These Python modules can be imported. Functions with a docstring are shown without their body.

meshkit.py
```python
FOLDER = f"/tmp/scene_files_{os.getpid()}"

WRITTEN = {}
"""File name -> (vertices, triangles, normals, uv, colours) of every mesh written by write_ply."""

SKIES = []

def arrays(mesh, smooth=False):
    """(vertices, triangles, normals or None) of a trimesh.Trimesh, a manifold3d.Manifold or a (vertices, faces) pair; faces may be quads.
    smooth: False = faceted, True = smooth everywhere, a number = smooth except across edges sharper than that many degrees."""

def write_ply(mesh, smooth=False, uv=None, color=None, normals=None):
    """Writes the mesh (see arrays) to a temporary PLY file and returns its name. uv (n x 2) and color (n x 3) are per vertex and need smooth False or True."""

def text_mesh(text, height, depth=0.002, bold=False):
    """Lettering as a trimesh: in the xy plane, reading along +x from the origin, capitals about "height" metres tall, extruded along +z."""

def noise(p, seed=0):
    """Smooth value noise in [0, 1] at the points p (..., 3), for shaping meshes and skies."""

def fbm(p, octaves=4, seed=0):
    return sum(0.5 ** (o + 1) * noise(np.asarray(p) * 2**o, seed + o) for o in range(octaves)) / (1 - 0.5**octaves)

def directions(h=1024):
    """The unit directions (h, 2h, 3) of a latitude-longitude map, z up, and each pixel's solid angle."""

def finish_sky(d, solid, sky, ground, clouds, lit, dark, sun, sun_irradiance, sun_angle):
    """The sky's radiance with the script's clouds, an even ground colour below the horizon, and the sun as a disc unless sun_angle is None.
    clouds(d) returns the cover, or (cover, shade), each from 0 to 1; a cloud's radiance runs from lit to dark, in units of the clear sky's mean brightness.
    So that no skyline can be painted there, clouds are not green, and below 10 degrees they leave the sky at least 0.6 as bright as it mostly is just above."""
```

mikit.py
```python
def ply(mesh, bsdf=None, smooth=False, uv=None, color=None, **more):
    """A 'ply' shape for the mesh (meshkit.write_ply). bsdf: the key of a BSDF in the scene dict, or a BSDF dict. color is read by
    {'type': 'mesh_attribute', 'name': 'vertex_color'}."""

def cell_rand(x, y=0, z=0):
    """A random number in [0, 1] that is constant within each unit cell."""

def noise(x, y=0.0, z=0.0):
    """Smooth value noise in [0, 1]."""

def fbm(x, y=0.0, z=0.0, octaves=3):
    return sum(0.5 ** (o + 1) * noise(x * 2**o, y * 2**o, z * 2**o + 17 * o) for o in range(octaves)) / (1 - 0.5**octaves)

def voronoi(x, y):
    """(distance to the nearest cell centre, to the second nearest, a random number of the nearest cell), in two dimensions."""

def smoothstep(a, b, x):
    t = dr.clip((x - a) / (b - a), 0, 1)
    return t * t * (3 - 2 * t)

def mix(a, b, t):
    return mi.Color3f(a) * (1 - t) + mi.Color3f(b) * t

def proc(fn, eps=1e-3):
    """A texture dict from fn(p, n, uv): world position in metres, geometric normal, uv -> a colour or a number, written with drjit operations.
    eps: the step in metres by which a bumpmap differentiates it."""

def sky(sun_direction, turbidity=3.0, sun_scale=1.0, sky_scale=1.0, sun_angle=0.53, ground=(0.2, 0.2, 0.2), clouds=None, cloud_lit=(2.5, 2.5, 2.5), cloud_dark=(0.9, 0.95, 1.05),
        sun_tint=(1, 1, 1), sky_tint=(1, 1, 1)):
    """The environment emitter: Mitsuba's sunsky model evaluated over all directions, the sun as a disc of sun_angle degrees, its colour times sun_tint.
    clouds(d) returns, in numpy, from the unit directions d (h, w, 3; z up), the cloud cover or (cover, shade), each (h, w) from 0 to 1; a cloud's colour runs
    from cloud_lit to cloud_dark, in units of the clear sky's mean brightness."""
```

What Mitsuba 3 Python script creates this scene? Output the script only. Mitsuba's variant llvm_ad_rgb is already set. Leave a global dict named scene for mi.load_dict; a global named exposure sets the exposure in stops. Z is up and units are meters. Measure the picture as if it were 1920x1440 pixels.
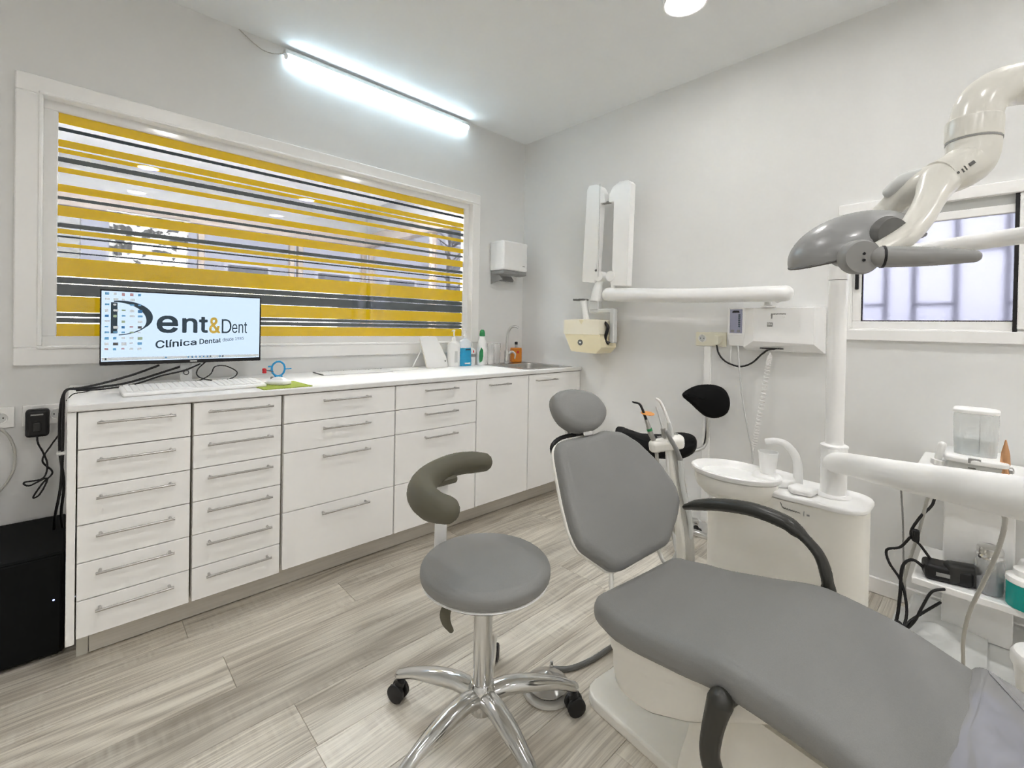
import math, random
import numpy as np, trimesh, shapely.geometry as sg
import mitsuba as mi, mikit, drjit as dr
import manifold3d as m3
from meshkit import text_mesh, noise as vnoise
from mikit import noise, fbm, cell_rand, smoothstep, mix, proc

scene, labels = {}, {}
T4 = mi.ScalarTransform4f

# ------------------------------------------------------------------ camera, sky, lights, exposure
exposure = 0.0
EYE = np.array([0.0, 0.0, 1.2096])
FOCAL, CX, CY = 860.4753, 960.0, 620.3286          # pixels of the 1920 x 1440 frame
_yaw, _pitch, _roll = 0.8121, -0.0085, 0.0184
_f = np.array([math.cos(_yaw) * math.cos(_pitch), math.sin(_yaw) * math.cos(_pitch), math.sin(_pitch)])
_r = np.array([math.sin(_yaw), -math.cos(_yaw), 0.0])
_u = np.cross(_r, _f)
_R = _r * math.cos(_roll) + _u * math.sin(_roll)
_U = -_r * math.sin(_roll) + _u * math.cos(_roll)
_m = np.eye(4)
_m[:3, 0], _m[:3, 1], _m[:3, 2], _m[:3, 3] = -_R, _U, _f, EYE
scene['camera'] = {'type': 'perspective', 'fov': math.degrees(2 * math.atan(960 / FOCAL)), 'fov_axis': 'x',
                   'principal_point_offset_x': (CX - 960) / 1920, 'principal_point_offset_y': (720 - CY) / 1440,
                   'near_clip': 0.02, 'far_clip': 200.0, 'to_world': T4(_m.tolist())}


def overcast(d):
    return np.ones(d.shape[:2]), 0.25 + 0.25 * (vnoise(d * 3.0) - 0.5)


scene['sky'] = mikit.sky((-0.5, -0.6, 0.62), turbidity=4.0, sun_scale=0.0, sky_scale=5.2, ground=(0.35, 0.35, 0.36),
                         clouds=overcast, cloud_lit=(2.3, 2.35, 2.75), cloud_dark=(1.7, 1.75, 2.15))
TUBE_LIGHT = (13.0, 17.5, 20.5)        # cool wall tube
SPOT_LIGHT = (97.0, 95.5, 94.5)        # round ceiling lamps of this room
HALL_LIGHT = (100.0, 104.0, 110.0)        # ceiling lamps of the hall behind the big window

# ------------------------------------------------------------------ room measures
XR, YL, ZC = 2.7187, 2.7468, 2.7375     # right wall x, left wall y, ceiling z
X0, Y0 = -1.75, -1.95                   # the walls behind the camera

# ------------------------------------------------------------------ materials
def rough(name, rgb, roughness=0.5, spec=0.5, metallic=0.0, **more):
    scene[name] = {'type': 'twosided', 'b': {'type': 'principled', 'base_color': rgb if isinstance(rgb, dict) else {'type': 'rgb', 'value': list(rgb)},
                   'roughness': roughness, 'specular': spec, 'metallic': metallic, **more}}
    return name


def wall_fn(p, n, uv):
    s = fbm(p.x * 1.3 + p.y * 1.1, p.z * 1.3, p.y * 0.7, 2)
    return mix((0.735, 0.735, 0.725), (0.76, 0.76, 0.75), s)


def wood_fn(p, n, uv):
    a, b = uv.x * 37.0, uv.y * 53.0
    warp = fbm(p.x * 1.5 + a, p.y * 9.0 + b, 0, 3)
    cath = fbm(p.x * 1.1 + b, p.y * 3.2 + a, 7.0, 2)
    rings = 0.5 + 0.5 * dr.sin(p.y * 70.0 + cath * 44.0 + a)
    rings = mix(0.5, rings, smoothstep(0.55, 0.75, uv.y) * smoothstep(0.42, 0.6, fbm(p.x * 1.2 + a, p.y * 2.5, 1.0, 2))).x
    fine = fbm(p.x * 7.0 + b, p.y * 330.0 + warp * 6.0, a, 3)
    streak = fbm(p.x * 1.7 + a, p.y * 75.0 + warp * 8.0 + b, 3.0, 3)
    patch = fbm(p.x * 2.3 + b, p.y * 11.0 + a, 9.0, 3)
    knot = smoothstep(0.56, 0.74, patch)
    saw = noise(p.x * 120.0, p.y * 14.0 + a) * smoothstep(0.50, 0.66, fbm(p.x * 2.6 + b, p.y * 10.0, 5.0, 2))
    t = 0.34 * streak + 0.34 * fine + 0.17 * rings + 0.15 * warp
    light = smoothstep(0.24, 0.72, t)
    c = mix((0.345, 0.305, 0.25), (0.76, 0.715, 0.63), light)
    c = mix(c, mi.Color3f(0.29, 0.25, 0.20), knot * 0.5 * (1 - light * 0.5))
    c = mix(c, mi.Color3f(0.80, 0.77, 0.69), saw * 0.35)
    return c * (0.88 + 0.2 * uv.x)


def steel_fn(p, n, uv):
    return mix((0.50, 0.49, 0.47), (0.62, 0.61, 0.59), noise(p.x * 260.0, p.y * 9.0, p.z * 60.0))


def skirt_fn(p, n, uv):
    return mix((0.58, 0.55, 0.50), (0.63, 0.60, 0.55), noise(p.x * 5.0, p.z * 300.0))


def vinyl_fn(p, n, uv):
    return mix((0.185, 0.186, 0.18), (0.205, 0.206, 0.20), noise(p.x * 900.0, p.y * 900.0, p.z * 900.0))


rough('m_wall', proc(wall_fn), 0.85, 0.2)
rough('m_wall_plain', (0.82, 0.82, 0.81), 0.85, 0.2)
rough('m_ceiling', (0.80, 0.815, 0.82), 0.9, 0.1)
rough('m_wood', proc(wood_fn), 0.42, 0.4)
rough('m_subfloor', (0.10, 0.085, 0.065), 0.8, 0.1)
rough('m_gloss', (0.89, 0.885, 0.87), 0.10, 0.5)
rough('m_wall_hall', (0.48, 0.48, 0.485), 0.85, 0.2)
rough('m_trim', (0.89, 0.885, 0.87), 0.35, 0.5)
rough('m_laminate', (0.90, 0.895, 0.885), 0.38, 0.5)
rough('m_edge', (0.60, 0.585, 0.53), 0.5, 0.3)
rough('m_worktop', (0.76, 0.755, 0.75), 0.38, 0.5)
rough('m_skirt', proc(skirt_fn), 0.5, 0.4)
rough('m_chrome', (0.70, 0.70, 0.69), 0.09, 0.5, 1.0)
rough('m_nickel', (0.50, 0.49, 0.475), 0.24, 0.5, 1.0)
rough('m_sink', proc(steel_fn), 0.28, 0.5, 1.0)
rough('m_vinyl', proc(vinyl_fn), 0.46, 0.45)
rough('m_olive', (0.085, 0.08, 0.055), 0.5, 0.4)
rough('m_cream', (0.84, 0.825, 0.77), 0.3, 0.5, clearcoat=0.4, clearcoat_gloss=0.9)
rough('m_creamarm', (0.70, 0.685, 0.63), 0.22, 0.5, clearcoat=0.6, clearcoat_gloss=0.95)
rough('m_white', (0.90, 0.90, 0.89), 0.28, 0.5, clearcoat=0.4, clearcoat_gloss=0.9)
rough('m_ivory', (0.80, 0.77, 0.64), 0.4, 0.5)
rough('m_beige', (0.80, 0.72, 0.50), 0.4, 0.5)
rough('m_beige_light', (0.85, 0.80, 0.66), 0.4, 0.5)
rough('m_black', (0.006, 0.006, 0.0065), 0.4, 0.35)
rough('m_black_matt', (0.004, 0.0045, 0.005), 0.7, 0.12)
rough('m_rubber', (0.02, 0.02, 0.019), 0.5, 0.4)
rough('m_blackvinyl', (0.003, 0.003, 0.0033), 0.6, 0.12)
rough('m_armrest', (0.022, 0.022, 0.018), 0.36, 0.5)
rough('m_grey', (0.235, 0.237, 0.236), 0.3, 0.5, clearcoat=0.8, clearcoat_gloss=0.95)
rough('m_midgrey', (0.25, 0.25, 0.245), 0.4, 0.5)
rough('m_lightgrey', (0.60, 0.61, 0.60), 0.4, 0.5)
rough('m_darkgrey', (0.10, 0.10, 0.095), 0.4, 0.5)
rough('m_hose', (0.46, 0.45, 0.42), 0.45, 0.4)
rough('m_paper', (0.88, 0.87, 0.86), 0.7, 0.2)
rough('m_yellow', (0.80, 0.55, 0.004), 0.6, 0.15)
rough('m_film', (0.085, 0.10, 0.105), 0.6, 0.15)
rough('m_filmthin', (0.02, 0.03, 0.04), 0.6, 0.15)
rough('m_green', (0.015, 0.20, 0.06), 0.4, 0.5)
rough('m_padgreen', (0.30, 0.36, 0.07), 0.8, 0.2)
rough('m_blue', (0.02, 0.30, 0.62), 0.35, 0.5)
rough('m_bluegel', (0.015, 0.33, 0.58), 0.2, 0.5)
rough('m_red', (0.55, 0.02, 0.03), 0.4, 0.5)
rough('m_amber', (0.62, 0.20, 0.012), 0.2, 0.5)
rough('m_orange', (0.75, 0.30, 0.06), 0.3, 0.5)
rough('m_copper', (0.72, 0.40, 0.22), 0.25, 0.5, 1.0)
rough('m_teal', (0.0, 0.27, 0.24), 0.35, 0.5)
rough('m_lcd', (0.33, 0.34, 0.46), 0.3, 0.5)
rough('m_navy', (0.035, 0.06, 0.085), 0.5, 0.3)
rough('m_gold', (0.75, 0.52, 0.10), 0.5, 0.3)
rough('m_taupe', (0.40, 0.34, 0.30), 0.6, 0.3)
rough('m_shade', (0.26, 0.27, 0.29), 0.7, 0.2)
rough('m_street', (0.42, 0.42, 0.43), 0.9, 0.1)
rough('m_facade', (0.66, 0.67, 0.70), 0.9, 0.1)
rough('m_bark', (0.10, 0.09, 0.08), 0.9, 0.1)
rough('m_bars', (0.20, 0.20, 0.28), 0.6, 0.3)
rough('m_screenback', (0.02, 0.02, 0.022), 0.3, 0.5)
scene['m_pane'] = {'type': 'thindielectric', 'int_ior': 1.33}
scene['m_frost'] = {'type': 'principledthin', 'base_color': {'type': 'rgb', 'value': [0.93, 0.93, 0.97]}, 'roughness': 0.27, 'spec_trans': 1.0, 'eta': 1.35, 'diff_trans': 0.0}
scene['m_clear'] = {'type': 'blendbsdf', 'weight': 0.08, 'a': {'type': 'thindielectric', 'int_ior': 1.5},
                    'b': {'type': 'twosided', 'c': {'type': 'diffuse', 'reflectance': {'type': 'rgb', 'value': [0.80, 0.82, 0.82]}}}}
scene['m_milky'] = {'type': 'blendbsdf', 'weight': 0.24, 'a': {'type': 'thindielectric', 'int_ior': 1.45},
                    'b': {'type': 'twosided', 'c': {'type': 'diffuse', 'reflectance': {'type': 'rgb', 'value': [0.80, 0.83, 0.83]}}}}
scene['m_led'] = {'type': 'diffuse', 'reflectance': {'type': 'rgb', 'value': [0.8, 0.8, 0.8]}}

# ------------------------------------------------------------------ naming helpers
_used = {}


def numbered(name):
    n = _used.get(name, 0)
    _used[name] = n + 1
    return name if n == 0 else '%s_%03d' % (name, n)


def thing(name, label, cat, group=None):
    key = numbered(name)
    labels[key] = {'label': label, 'category': cat}
    if group:
        labels[key]['group'] = group
    return key


def part(parent, name, mesh, mat, smooth=30, label=None, kind=None, emit=None, **more):
    key = numbered(parent + '__' + name)
    d = mesh if isinstance(mesh, dict) else mikit.ply(mesh, mat, smooth=smooth, **more)
    if emit is not None:
        d = {**d, 'emitter': {'type': 'area', 'radiance': {'type': 'rgb', 'value': list(emit)}}}
    scene[key] = d
    if label or kind:
        labels[key] = {k: v for k, v in (('label', label), ('kind', kind)) if v}
    return key


def solo(name, mesh, mat, label, cat, group=None, smooth=30, **more):
    key = thing(name, label, cat, group)
    scene[key] = mikit.ply(mesh, mat, smooth=smooth, **more)
    return key


def struct(name, mesh, mat, label=None, smooth=False):
    scene[name] = mikit.ply(mesh, mat, smooth=smooth)
    labels[name] = {'kind': 'structure'}
    if label:
        labels[name]['label'] = label
    return name


# ------------------------------------------------------------------ mesh helpers
cat = trimesh.util.concatenate


def hull(pts):
    return trimesh.Trimesh(np.asarray(pts, float), process=False).convex_hull


def box(x0, x1, y0, y1, z0, z1, c=0.0015):
    lo, hi = np.minimum([x0, y0, z0], [x1, y1, z1]), np.maximum([x0, y0, z0], [x1, y1, z1])
    c = min(c, 0.45 * (hi - lo).min())
    if c <= 0:
        return trimesh.creation.box(bounds=[lo, hi])
    pts = []
    for sx in (0, 1):
        for sy in (0, 1):
            for sz in (0, 1):
                p = np.where([sx, sy, sz], hi, lo)
                s = np.where([sx, sy, sz], -1.0, 1.0)
                for k in range(3):
                    q = p + s * c
                    q[k] = p[k]
                    pts.append(q)
    return hull(pts)


def rbox(x0, x1, y0, y1, z0, z1, r=0.01, n=20):
    r = min(r, 0.49 * min(abs(x1 - x0), abs(y1 - y0), abs(z1 - z0)))
    s = trimesh.creation.icosphere(subdivisions=2, radius=r).vertices
    lo, hi = np.minimum([x0, y0, z0], [x1, y1, z1]) + r, np.maximum([x0, y0, z0], [x1, y1, z1]) - r
    return hull(np.vstack([s + np.where([a, b, c], hi, lo) for a in (0, 1) for b in (0, 1) for c in (0, 1)]))


def spline(pts, n=8):
    p = np.asarray(pts, float)
    q = np.vstack([2 * p[0] - p[1], p, 2 * p[-1] - p[-2]])
    out = []
    for i in range(1, len(q) - 2):
        for t in np.arange(n) / n:
            a, b, c, d = q[i - 1], q[i], q[i + 1], q[i + 2]
            out.append(0.5 * (2 * b + (c - a) * t + (2 * a - 5 * b + 4 * c - d) * t * t + (3 * b - a - 3 * c + d) * t ** 3))
    return np.vstack(out + [p[-1]])


def tube(pts, radius, sides=14, curve=8, flat=None, roundend=False):
    """A swept tube; radius a number or one per control point; flat = (ratio, up) squashes the section along up."""
    p = np.asarray(pts, float)
    r = np.broadcast_to(np.asarray(radius, float), (len(p),))
    if curve:
        both = spline(np.hstack([p, r[:, None]]), curve)
        p, r = both[:, :3], both[:, 3]
    if roundend:
        def ends(p, r):
            d = (p[0] - p[1]) / np.linalg.norm(p[0] - p[1])
            k = np.array([0.95, 0.75, 0.45])
            return np.vstack([p[0] + d * r[0] * np.array([[0.97], [0.8], [0.45]]), p]), np.concatenate([r[0] * np.sqrt(1 - np.array([0.97, 0.8, 0.45]) ** 2), r])
        p, r = ends(p, r)
        p, r = ends(p[::-1], r[::-1])
    t = np.gradient(p, axis=0)
    t /= np.linalg.norm(t, axis=1, keepdims=True)
    up = np.array(flat[1] if flat else ([0, 0, 1.0] if abs(t[0, 2]) < 0.9 else [1.0, 0, 0]), float)
    ang = np.arange(sides) * 2 * np.pi / sides
    rings, a = [], up
    for i in range(len(p)):
        a = (up if flat else a) - t[i] * np.dot(up if flat else a, t[i])
        a /= np.linalg.norm(a)
        b = np.cross(t[i], a)
        rings.append(p[i] + r[i] * (np.cos(ang)[:, None] * a * (flat[0] if flat else 1.0) + np.sin(ang)[:, None] * b))
    return loft(rings)


def loft(rings, cap=True):
    n, m = len(rings), len(rings[0])
    v = np.vstack(rings)
    i, j = np.meshgrid(np.arange(n - 1), np.arange(m), indexing='ij')
    q = np.stack([i * m + j, i * m + (j + 1) % m, (i + 1) * m + (j + 1) % m, (i + 1) * m + j], -1).reshape(-1, 4)
    f = [q[:, [0, 2, 1]], q[:, [0, 3, 2]]]
    if cap:
        k = np.arange(m)
        v = np.vstack([v, rings[0].mean(0), rings[-1].mean(0)])
        f.append(np.stack([k, (k + 1) % m, k * 0 + n * m], 1))
        f.append(np.stack([(n - 1) * m + (k + 1) % m, (n - 1) * m + k, k * 0 + n * m + 1], 1))
    mesh = trimesh.Trimesh(v, np.vstack(f), process=False)
    if mesh.volume < 0:
        mesh.invert()
    return mesh


def lathe(profile, n=36, at=(0, 0, 0), axis=(0, 0, 1), sx=1.0, sy=1.0, ring=False):
    ang = np.arange(n) * 2 * np.pi / n
    rings = [np.stack([max(r, 1e-5) * np.cos(ang) * sx, max(r, 1e-5) * np.sin(ang) * sy, np.full(n, z)], 1) for r, z in profile]
    m = loft(rings + rings[:1] if ring else rings, cap=not ring)
    return place(m, at, axis)


def frame_to(axis):
    z = np.asarray(axis, float) / np.linalg.norm(axis)
    x = np.cross([0, 1, 0] if abs(z[1]) < 0.9 else [1, 0, 0], z)
    x /= np.linalg.norm(x)
    return np.stack([x, np.cross(z, x), z], 1)


def place(m, at=(0, 0, 0), axis=None, rot=None):
    v = m.vertices
    if axis is not None and tuple(axis) != (0, 0, 1):
        v = v @ frame_to(axis).T
    if rot is not None:
        v = v @ np.asarray(rot).T
    return trimesh.Trimesh(v + np.asarray(at, float), m.faces, process=False)


def rotz(deg):
    a = math.radians(deg)
    return np.array([[math.cos(a), -math.sin(a), 0], [math.sin(a), math.cos(a), 0], [0, 0, 1]])


def rod(a, b, r, sides=16):
    a, b = np.asarray(a, float), np.asarray(b, float)
    return tube([a, b], r, sides, 0)


def prism(poly, origin, ux, uy, depth):
    """A polygon (shapely or list of 2D points) in the plane origin + ux, uy, thickened by depth along ux x uy."""
    g = poly if hasattr(poly, 'exterior') else sg.Polygon(poly)
    m = trimesh.creation.extrude_polygon(g, depth, engine='earcut')
    ux, uy = np.asarray(ux, float), np.asarray(uy, float)
    B = np.stack([ux, uy, np.cross(ux, uy)], 1)
    return trimesh.Trimesh(m.vertices @ B.T + np.asarray(origin, float), m.faces, process=False)


def outline(poly, r, n=96):
    """A polygon with rounded corners, resampled to n points, counter-clockwise."""
    g = sg.Polygon(poly).buffer(-r, quad_segs=16).buffer(r, quad_segs=16)
    ring = sg.LineString(g.exterior.coords)
    p = np.array([ring.interpolate(t, normalized=True).coords[0] for t in np.arange(n) / n])
    return p if sg.LinearRing(p).is_ccw else p[::-1]


def blob(pts, n=96):
    """A smooth closed outline through the points, counter-clockwise."""
    p = np.asarray(pts, float)
    m = len(p)
    out = []
    for i in range(m):
        a, b, c, d = p[i - 1], p[i], p[(i + 1) % m], p[(i + 2) % m]
        for t in np.arange(16) / 16:
            out.append(0.5 * (2 * b + (c - a) * t + (2 * a - 5 * b + 4 * c - d) * t * t + (3 * b - a - 3 * c + d) * t ** 3))
    ring = sg.LinearRing(out)
    q = np.array([ring.interpolate(t, normalized=True).coords[0] for t in np.arange(n) / n])
    return q if sg.LinearRing(q).is_ccw else q[::-1]


def pad(line, thick, edge, dome=0.0, under=True, fill=8):
    """A cushion on an outline: local points (a, b, c), c from 0 to thick + dome."""
    p = np.asarray(line, float)
    c = p.mean(0)
    t = np.roll(p, -1, 0) - np.roll(p, 1, 0)
    nrm = np.stack([-t[:, 1], t[:, 0]], 1) / np.linalg.norm(t, axis=1, keepdims=True)      # inward for a ccw outline
    rings = []
    e2 = min(edge, thick * 0.5)
    lower = min(e2 * 0.6, thick - e2)
    ins = p + nrm * edge
    for s in np.linspace(0.08, 0.95, max(2, fill // 2)):
        rings.append(np.column_stack([c + (p + nrm * lower - c) * s, np.zeros(len(p))]))
    for k in range(0, 5):
        a = k / 4 * np.pi / 2
        rings.append(np.column_stack([p + nrm * lower * (1 - math.sin(a)), np.full(len(p), lower * (1 - math.cos(a)))]))
    for k in range(0, 8):
        a = k / 7 * np.pi / 2
        rings.append(np.column_stack([p + nrm * edge * (1 - math.cos(a)), np.full(len(p), thick - e2 + e2 * math.sin(a))]))
    for s in np.linspace(1, 0.02, fill + 1)[1:]:
        rings.append(np.column_stack([c + (ins - c) * s, np.full(len(p), thick + dome * (1 - s * s))]))
    return loft(rings)


def warp(m, fn):
    v = fn(m.vertices)
    w = trimesh.Trimesh(v, m.faces, process=False)
    if w.volume < 0:
        w.invert()
    return w


def bool_diff(a, *bs):
    def man(t):
        return m3.Manifold(m3.Mesh(np.asarray(t.vertices, np.float32), np.asarray(t.faces, np.uint32)))
    r = man(a)
    for b in bs:
        r = r - man(b)
    q = r.to_mesh()
    return trimesh.Trimesh(np.array(q.vert_properties[:, :3], float), np.array(q.tri_verts), process=False)


def frame_boards(x0, x1, z0, z1, w, y0, y1, c=0.003):
    """Four boards around an opening in a wall of constant y: [top, bottom, left, right]."""
    return [box(x0, x1, y0, y1, z1 - w, z1, c), box(x0, x1, y0, y1, z0, z0 + w, c), box(x0, x0 + w, y0, y1, z0 + w, z1 - w, c), box(x1 - w, x1, y0, y1, z0 + w, z1 - w, c)]

# ================================================================== THE ROOM
struct('floor', box(X0, XR, Y0, YL, -0.05, -0.006, 0), 'm_subfloor', 'laminate floor of pale grey oak planks')
PW, PL_ = 0.196, 1.285
rnd = random.Random(7)
row = 0
yy = YL - 0.06
while yy > Y0:
    a = max(yy - PW, Y0)
    xx = XR - rnd.uniform(0.1, PL_) + PL_
    while xx > X0:
        xa, xb = max(xx - PL_, X0), min(xx, XR)
        if xb - xa > 0.02 and yy - a > 0.02:
            g, b = 0.0005, 0.0012
            lo, hi = [xa + g, a + g], [xb - g, min(yy, YL) - g]
            v, f = [], []
            for z, s in ((-0.006, 0), (-0.0010, 0), (0.0, b)):
                v += [[lo[0] + s, lo[1] + s, z], [hi[0] - s, lo[1] + s, z], [hi[0] - s, hi[1] - s, z], [lo[0] + s, hi[1] - s, z]]
            for k in (0, 4):
                for j in range(4):
                    f.append([k + j, k + (j + 1) % 4, k + 4 + (j + 1) % 4, k + 4 + j])
            f.append([8, 9, 10, 11])
            fq = np.array(f)
            tri = np.vstack([fq[:, [0, 1, 2]], fq[:, [0, 2, 3]]])
            part('floor', 'plank', trimesh.Trimesh(v, tri, process=False), 'm_wood', smooth=False, uv=np.tile([[rnd.random(), rnd.random()]], (12, 1)))
        xx -= PL_
    yy -= PW
    row += 1

# left wall with the big window opening, right wall with the small one
WX0, WX1, WZ0, WZ1 = -0.118, 2.163, 1.084, 2.143
wl = sg.box(X0 - 0.15, 0, XR + 0.15, ZC).difference(sg.box(WX0, WZ0, WX1, WZ1))
struct('wall_left', prism(wl, (0, YL + 0.12, 0), (1, 0, 0), (0, 0, 1), 0.12), 'm_wall', 'pale grey wall with the wide interior window')
VY0, VY1, VZ0, VZ1 = -0.62, 0.505, 1.212, 1.805
wr = sg.box(Y0, 0, YL, ZC).difference(sg.box(VY0, VZ0, VY1, VZ1))
struct('wall_right', prism(wr, (XR, 0, 0), (0, 1, 0), (0, 0, 1), 0.16), 'm_wall', 'pale grey wall with the small aluminium window')
struct('wall_back', box(X0 - 0.15, XR + 0.15, Y0 - 0.15, Y0, 0, ZC, 0), 'm_wall_plain')
struct('wall_front', box(X0 - 0.15, X0, Y0, YL, 0, ZC, 0), 'm_wall_plain')
struct('ceiling', box(X0 - 0.15, XR + 0.15, Y0 - 0.15, YL + 0.12, ZC, ZC + 0.1, 0), 'm_ceiling')
bb = [(XR, -1.0), (XR - 0.006, -1.0)]
struct('baseboard_right', box(XR - 0.014, XR, Y0, YL - 0.66, 0.0, 0.075, 0.004), 'm_trim', 'white skirting board along the small window wall')

# ------------------------------------------------------------------ the big window (striped film behind the pane)
w1 = 'window_1'
scene[w1] = mikit.ply(cat(frame_boards(WX0 - 0.07, WX1 + 0.07, WZ0 - 0.071, WZ1 + 0.065, 0.074, YL - 0.02, YL + 0.001, 0.004)), 'm_trim', smooth=False)
labels[w1] = {'kind': 'structure', 'label': 'wide interior window in a broad white frame with yellow and grey film stripes'}
part(w1, 'frame', cat(frame_boards(WX0 - 0.004, WX1 + 0.004, WZ0 - 0.004, WZ1 + 0.004, 0.014, YL - 0.028, YL + 0.1, 0.004)), 'm_trim', smooth=False)
part(w1, 'sash', cat(frame_boards(WX0 + 0.008, WX1 - 0.008, WZ0 + 0.004, WZ1 - 0.004, 0.046, YL + 0.022, YL + 0.062, 0.003)), 'm_gloss', smooth=False)
GX0, GX1, GZ0, GZ1 = -0.066, 2.112, 1.125, 2.100
part(w1, 'pane', prism(sg.box(GX0 - 0.003, GZ0 - 0.003, GX1 + 0.003, GZ1 + 0.003), (0, YL + 0.0335, 0), (1, 0, 0), (0, 0, 1), 0.0005), 'm_pane', smooth=False)
STRIPES = [(2.0501, 2.1001, 'y'), (2.0179, 2.0327, 't'), (1.9497, 1.9804, 'y'), (1.9235, 1.9424, 'y'), (1.8849, 1.906, 'd'), (1.84, 1.8621, 'y'), (1.7573, 1.7892, 'y'),
           (1.7238, 1.7375, 'd'), (1.6523, 1.698, 'y'), (1.6044, 1.6233, 'd'), (1.577, 1.5975, 'y'), (1.561, 1.5685, 't'), (1.5205, 1.5358, 'y'), (1.494, 1.4999, 't'),
           (1.3946, 1.4747, 'y'), (1.3641, 1.39, 'd'), (1.3098, 1.3595, 'd'), (1.2391, 1.3068, 'y'), (1.2196, 1.2356, 'd'), (1.1936, 1.2134, 'd'), (1.1253, 1.1881, 'y')]
for z0, z1, k in STRIPES:
    part(w1, 'stripe', box(GX0, GX1, YL + 0.0345, YL + 0.0352, z0, z1, 0), {'y': 'm_yellow', 'd': 'm_film', 't': 'm_filmthin'}[k], smooth=False)

# ------------------------------------------------------------------ the small window
w2 = 'window_2'


def frame_x(y0, y1, z0, z1, w, x0, x1, c=0.003):
    return [box(x0, x1, y0, y1, z1 - w, z1, c), box(x0, x1, y0, y1, z0, z0 + w, c), box(x0, x1, y0, y0 + w, z0 + w, z1 - w, c), box(x0, x1, y1 - w, y1, z0 + w, z1 - w, c)]


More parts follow.
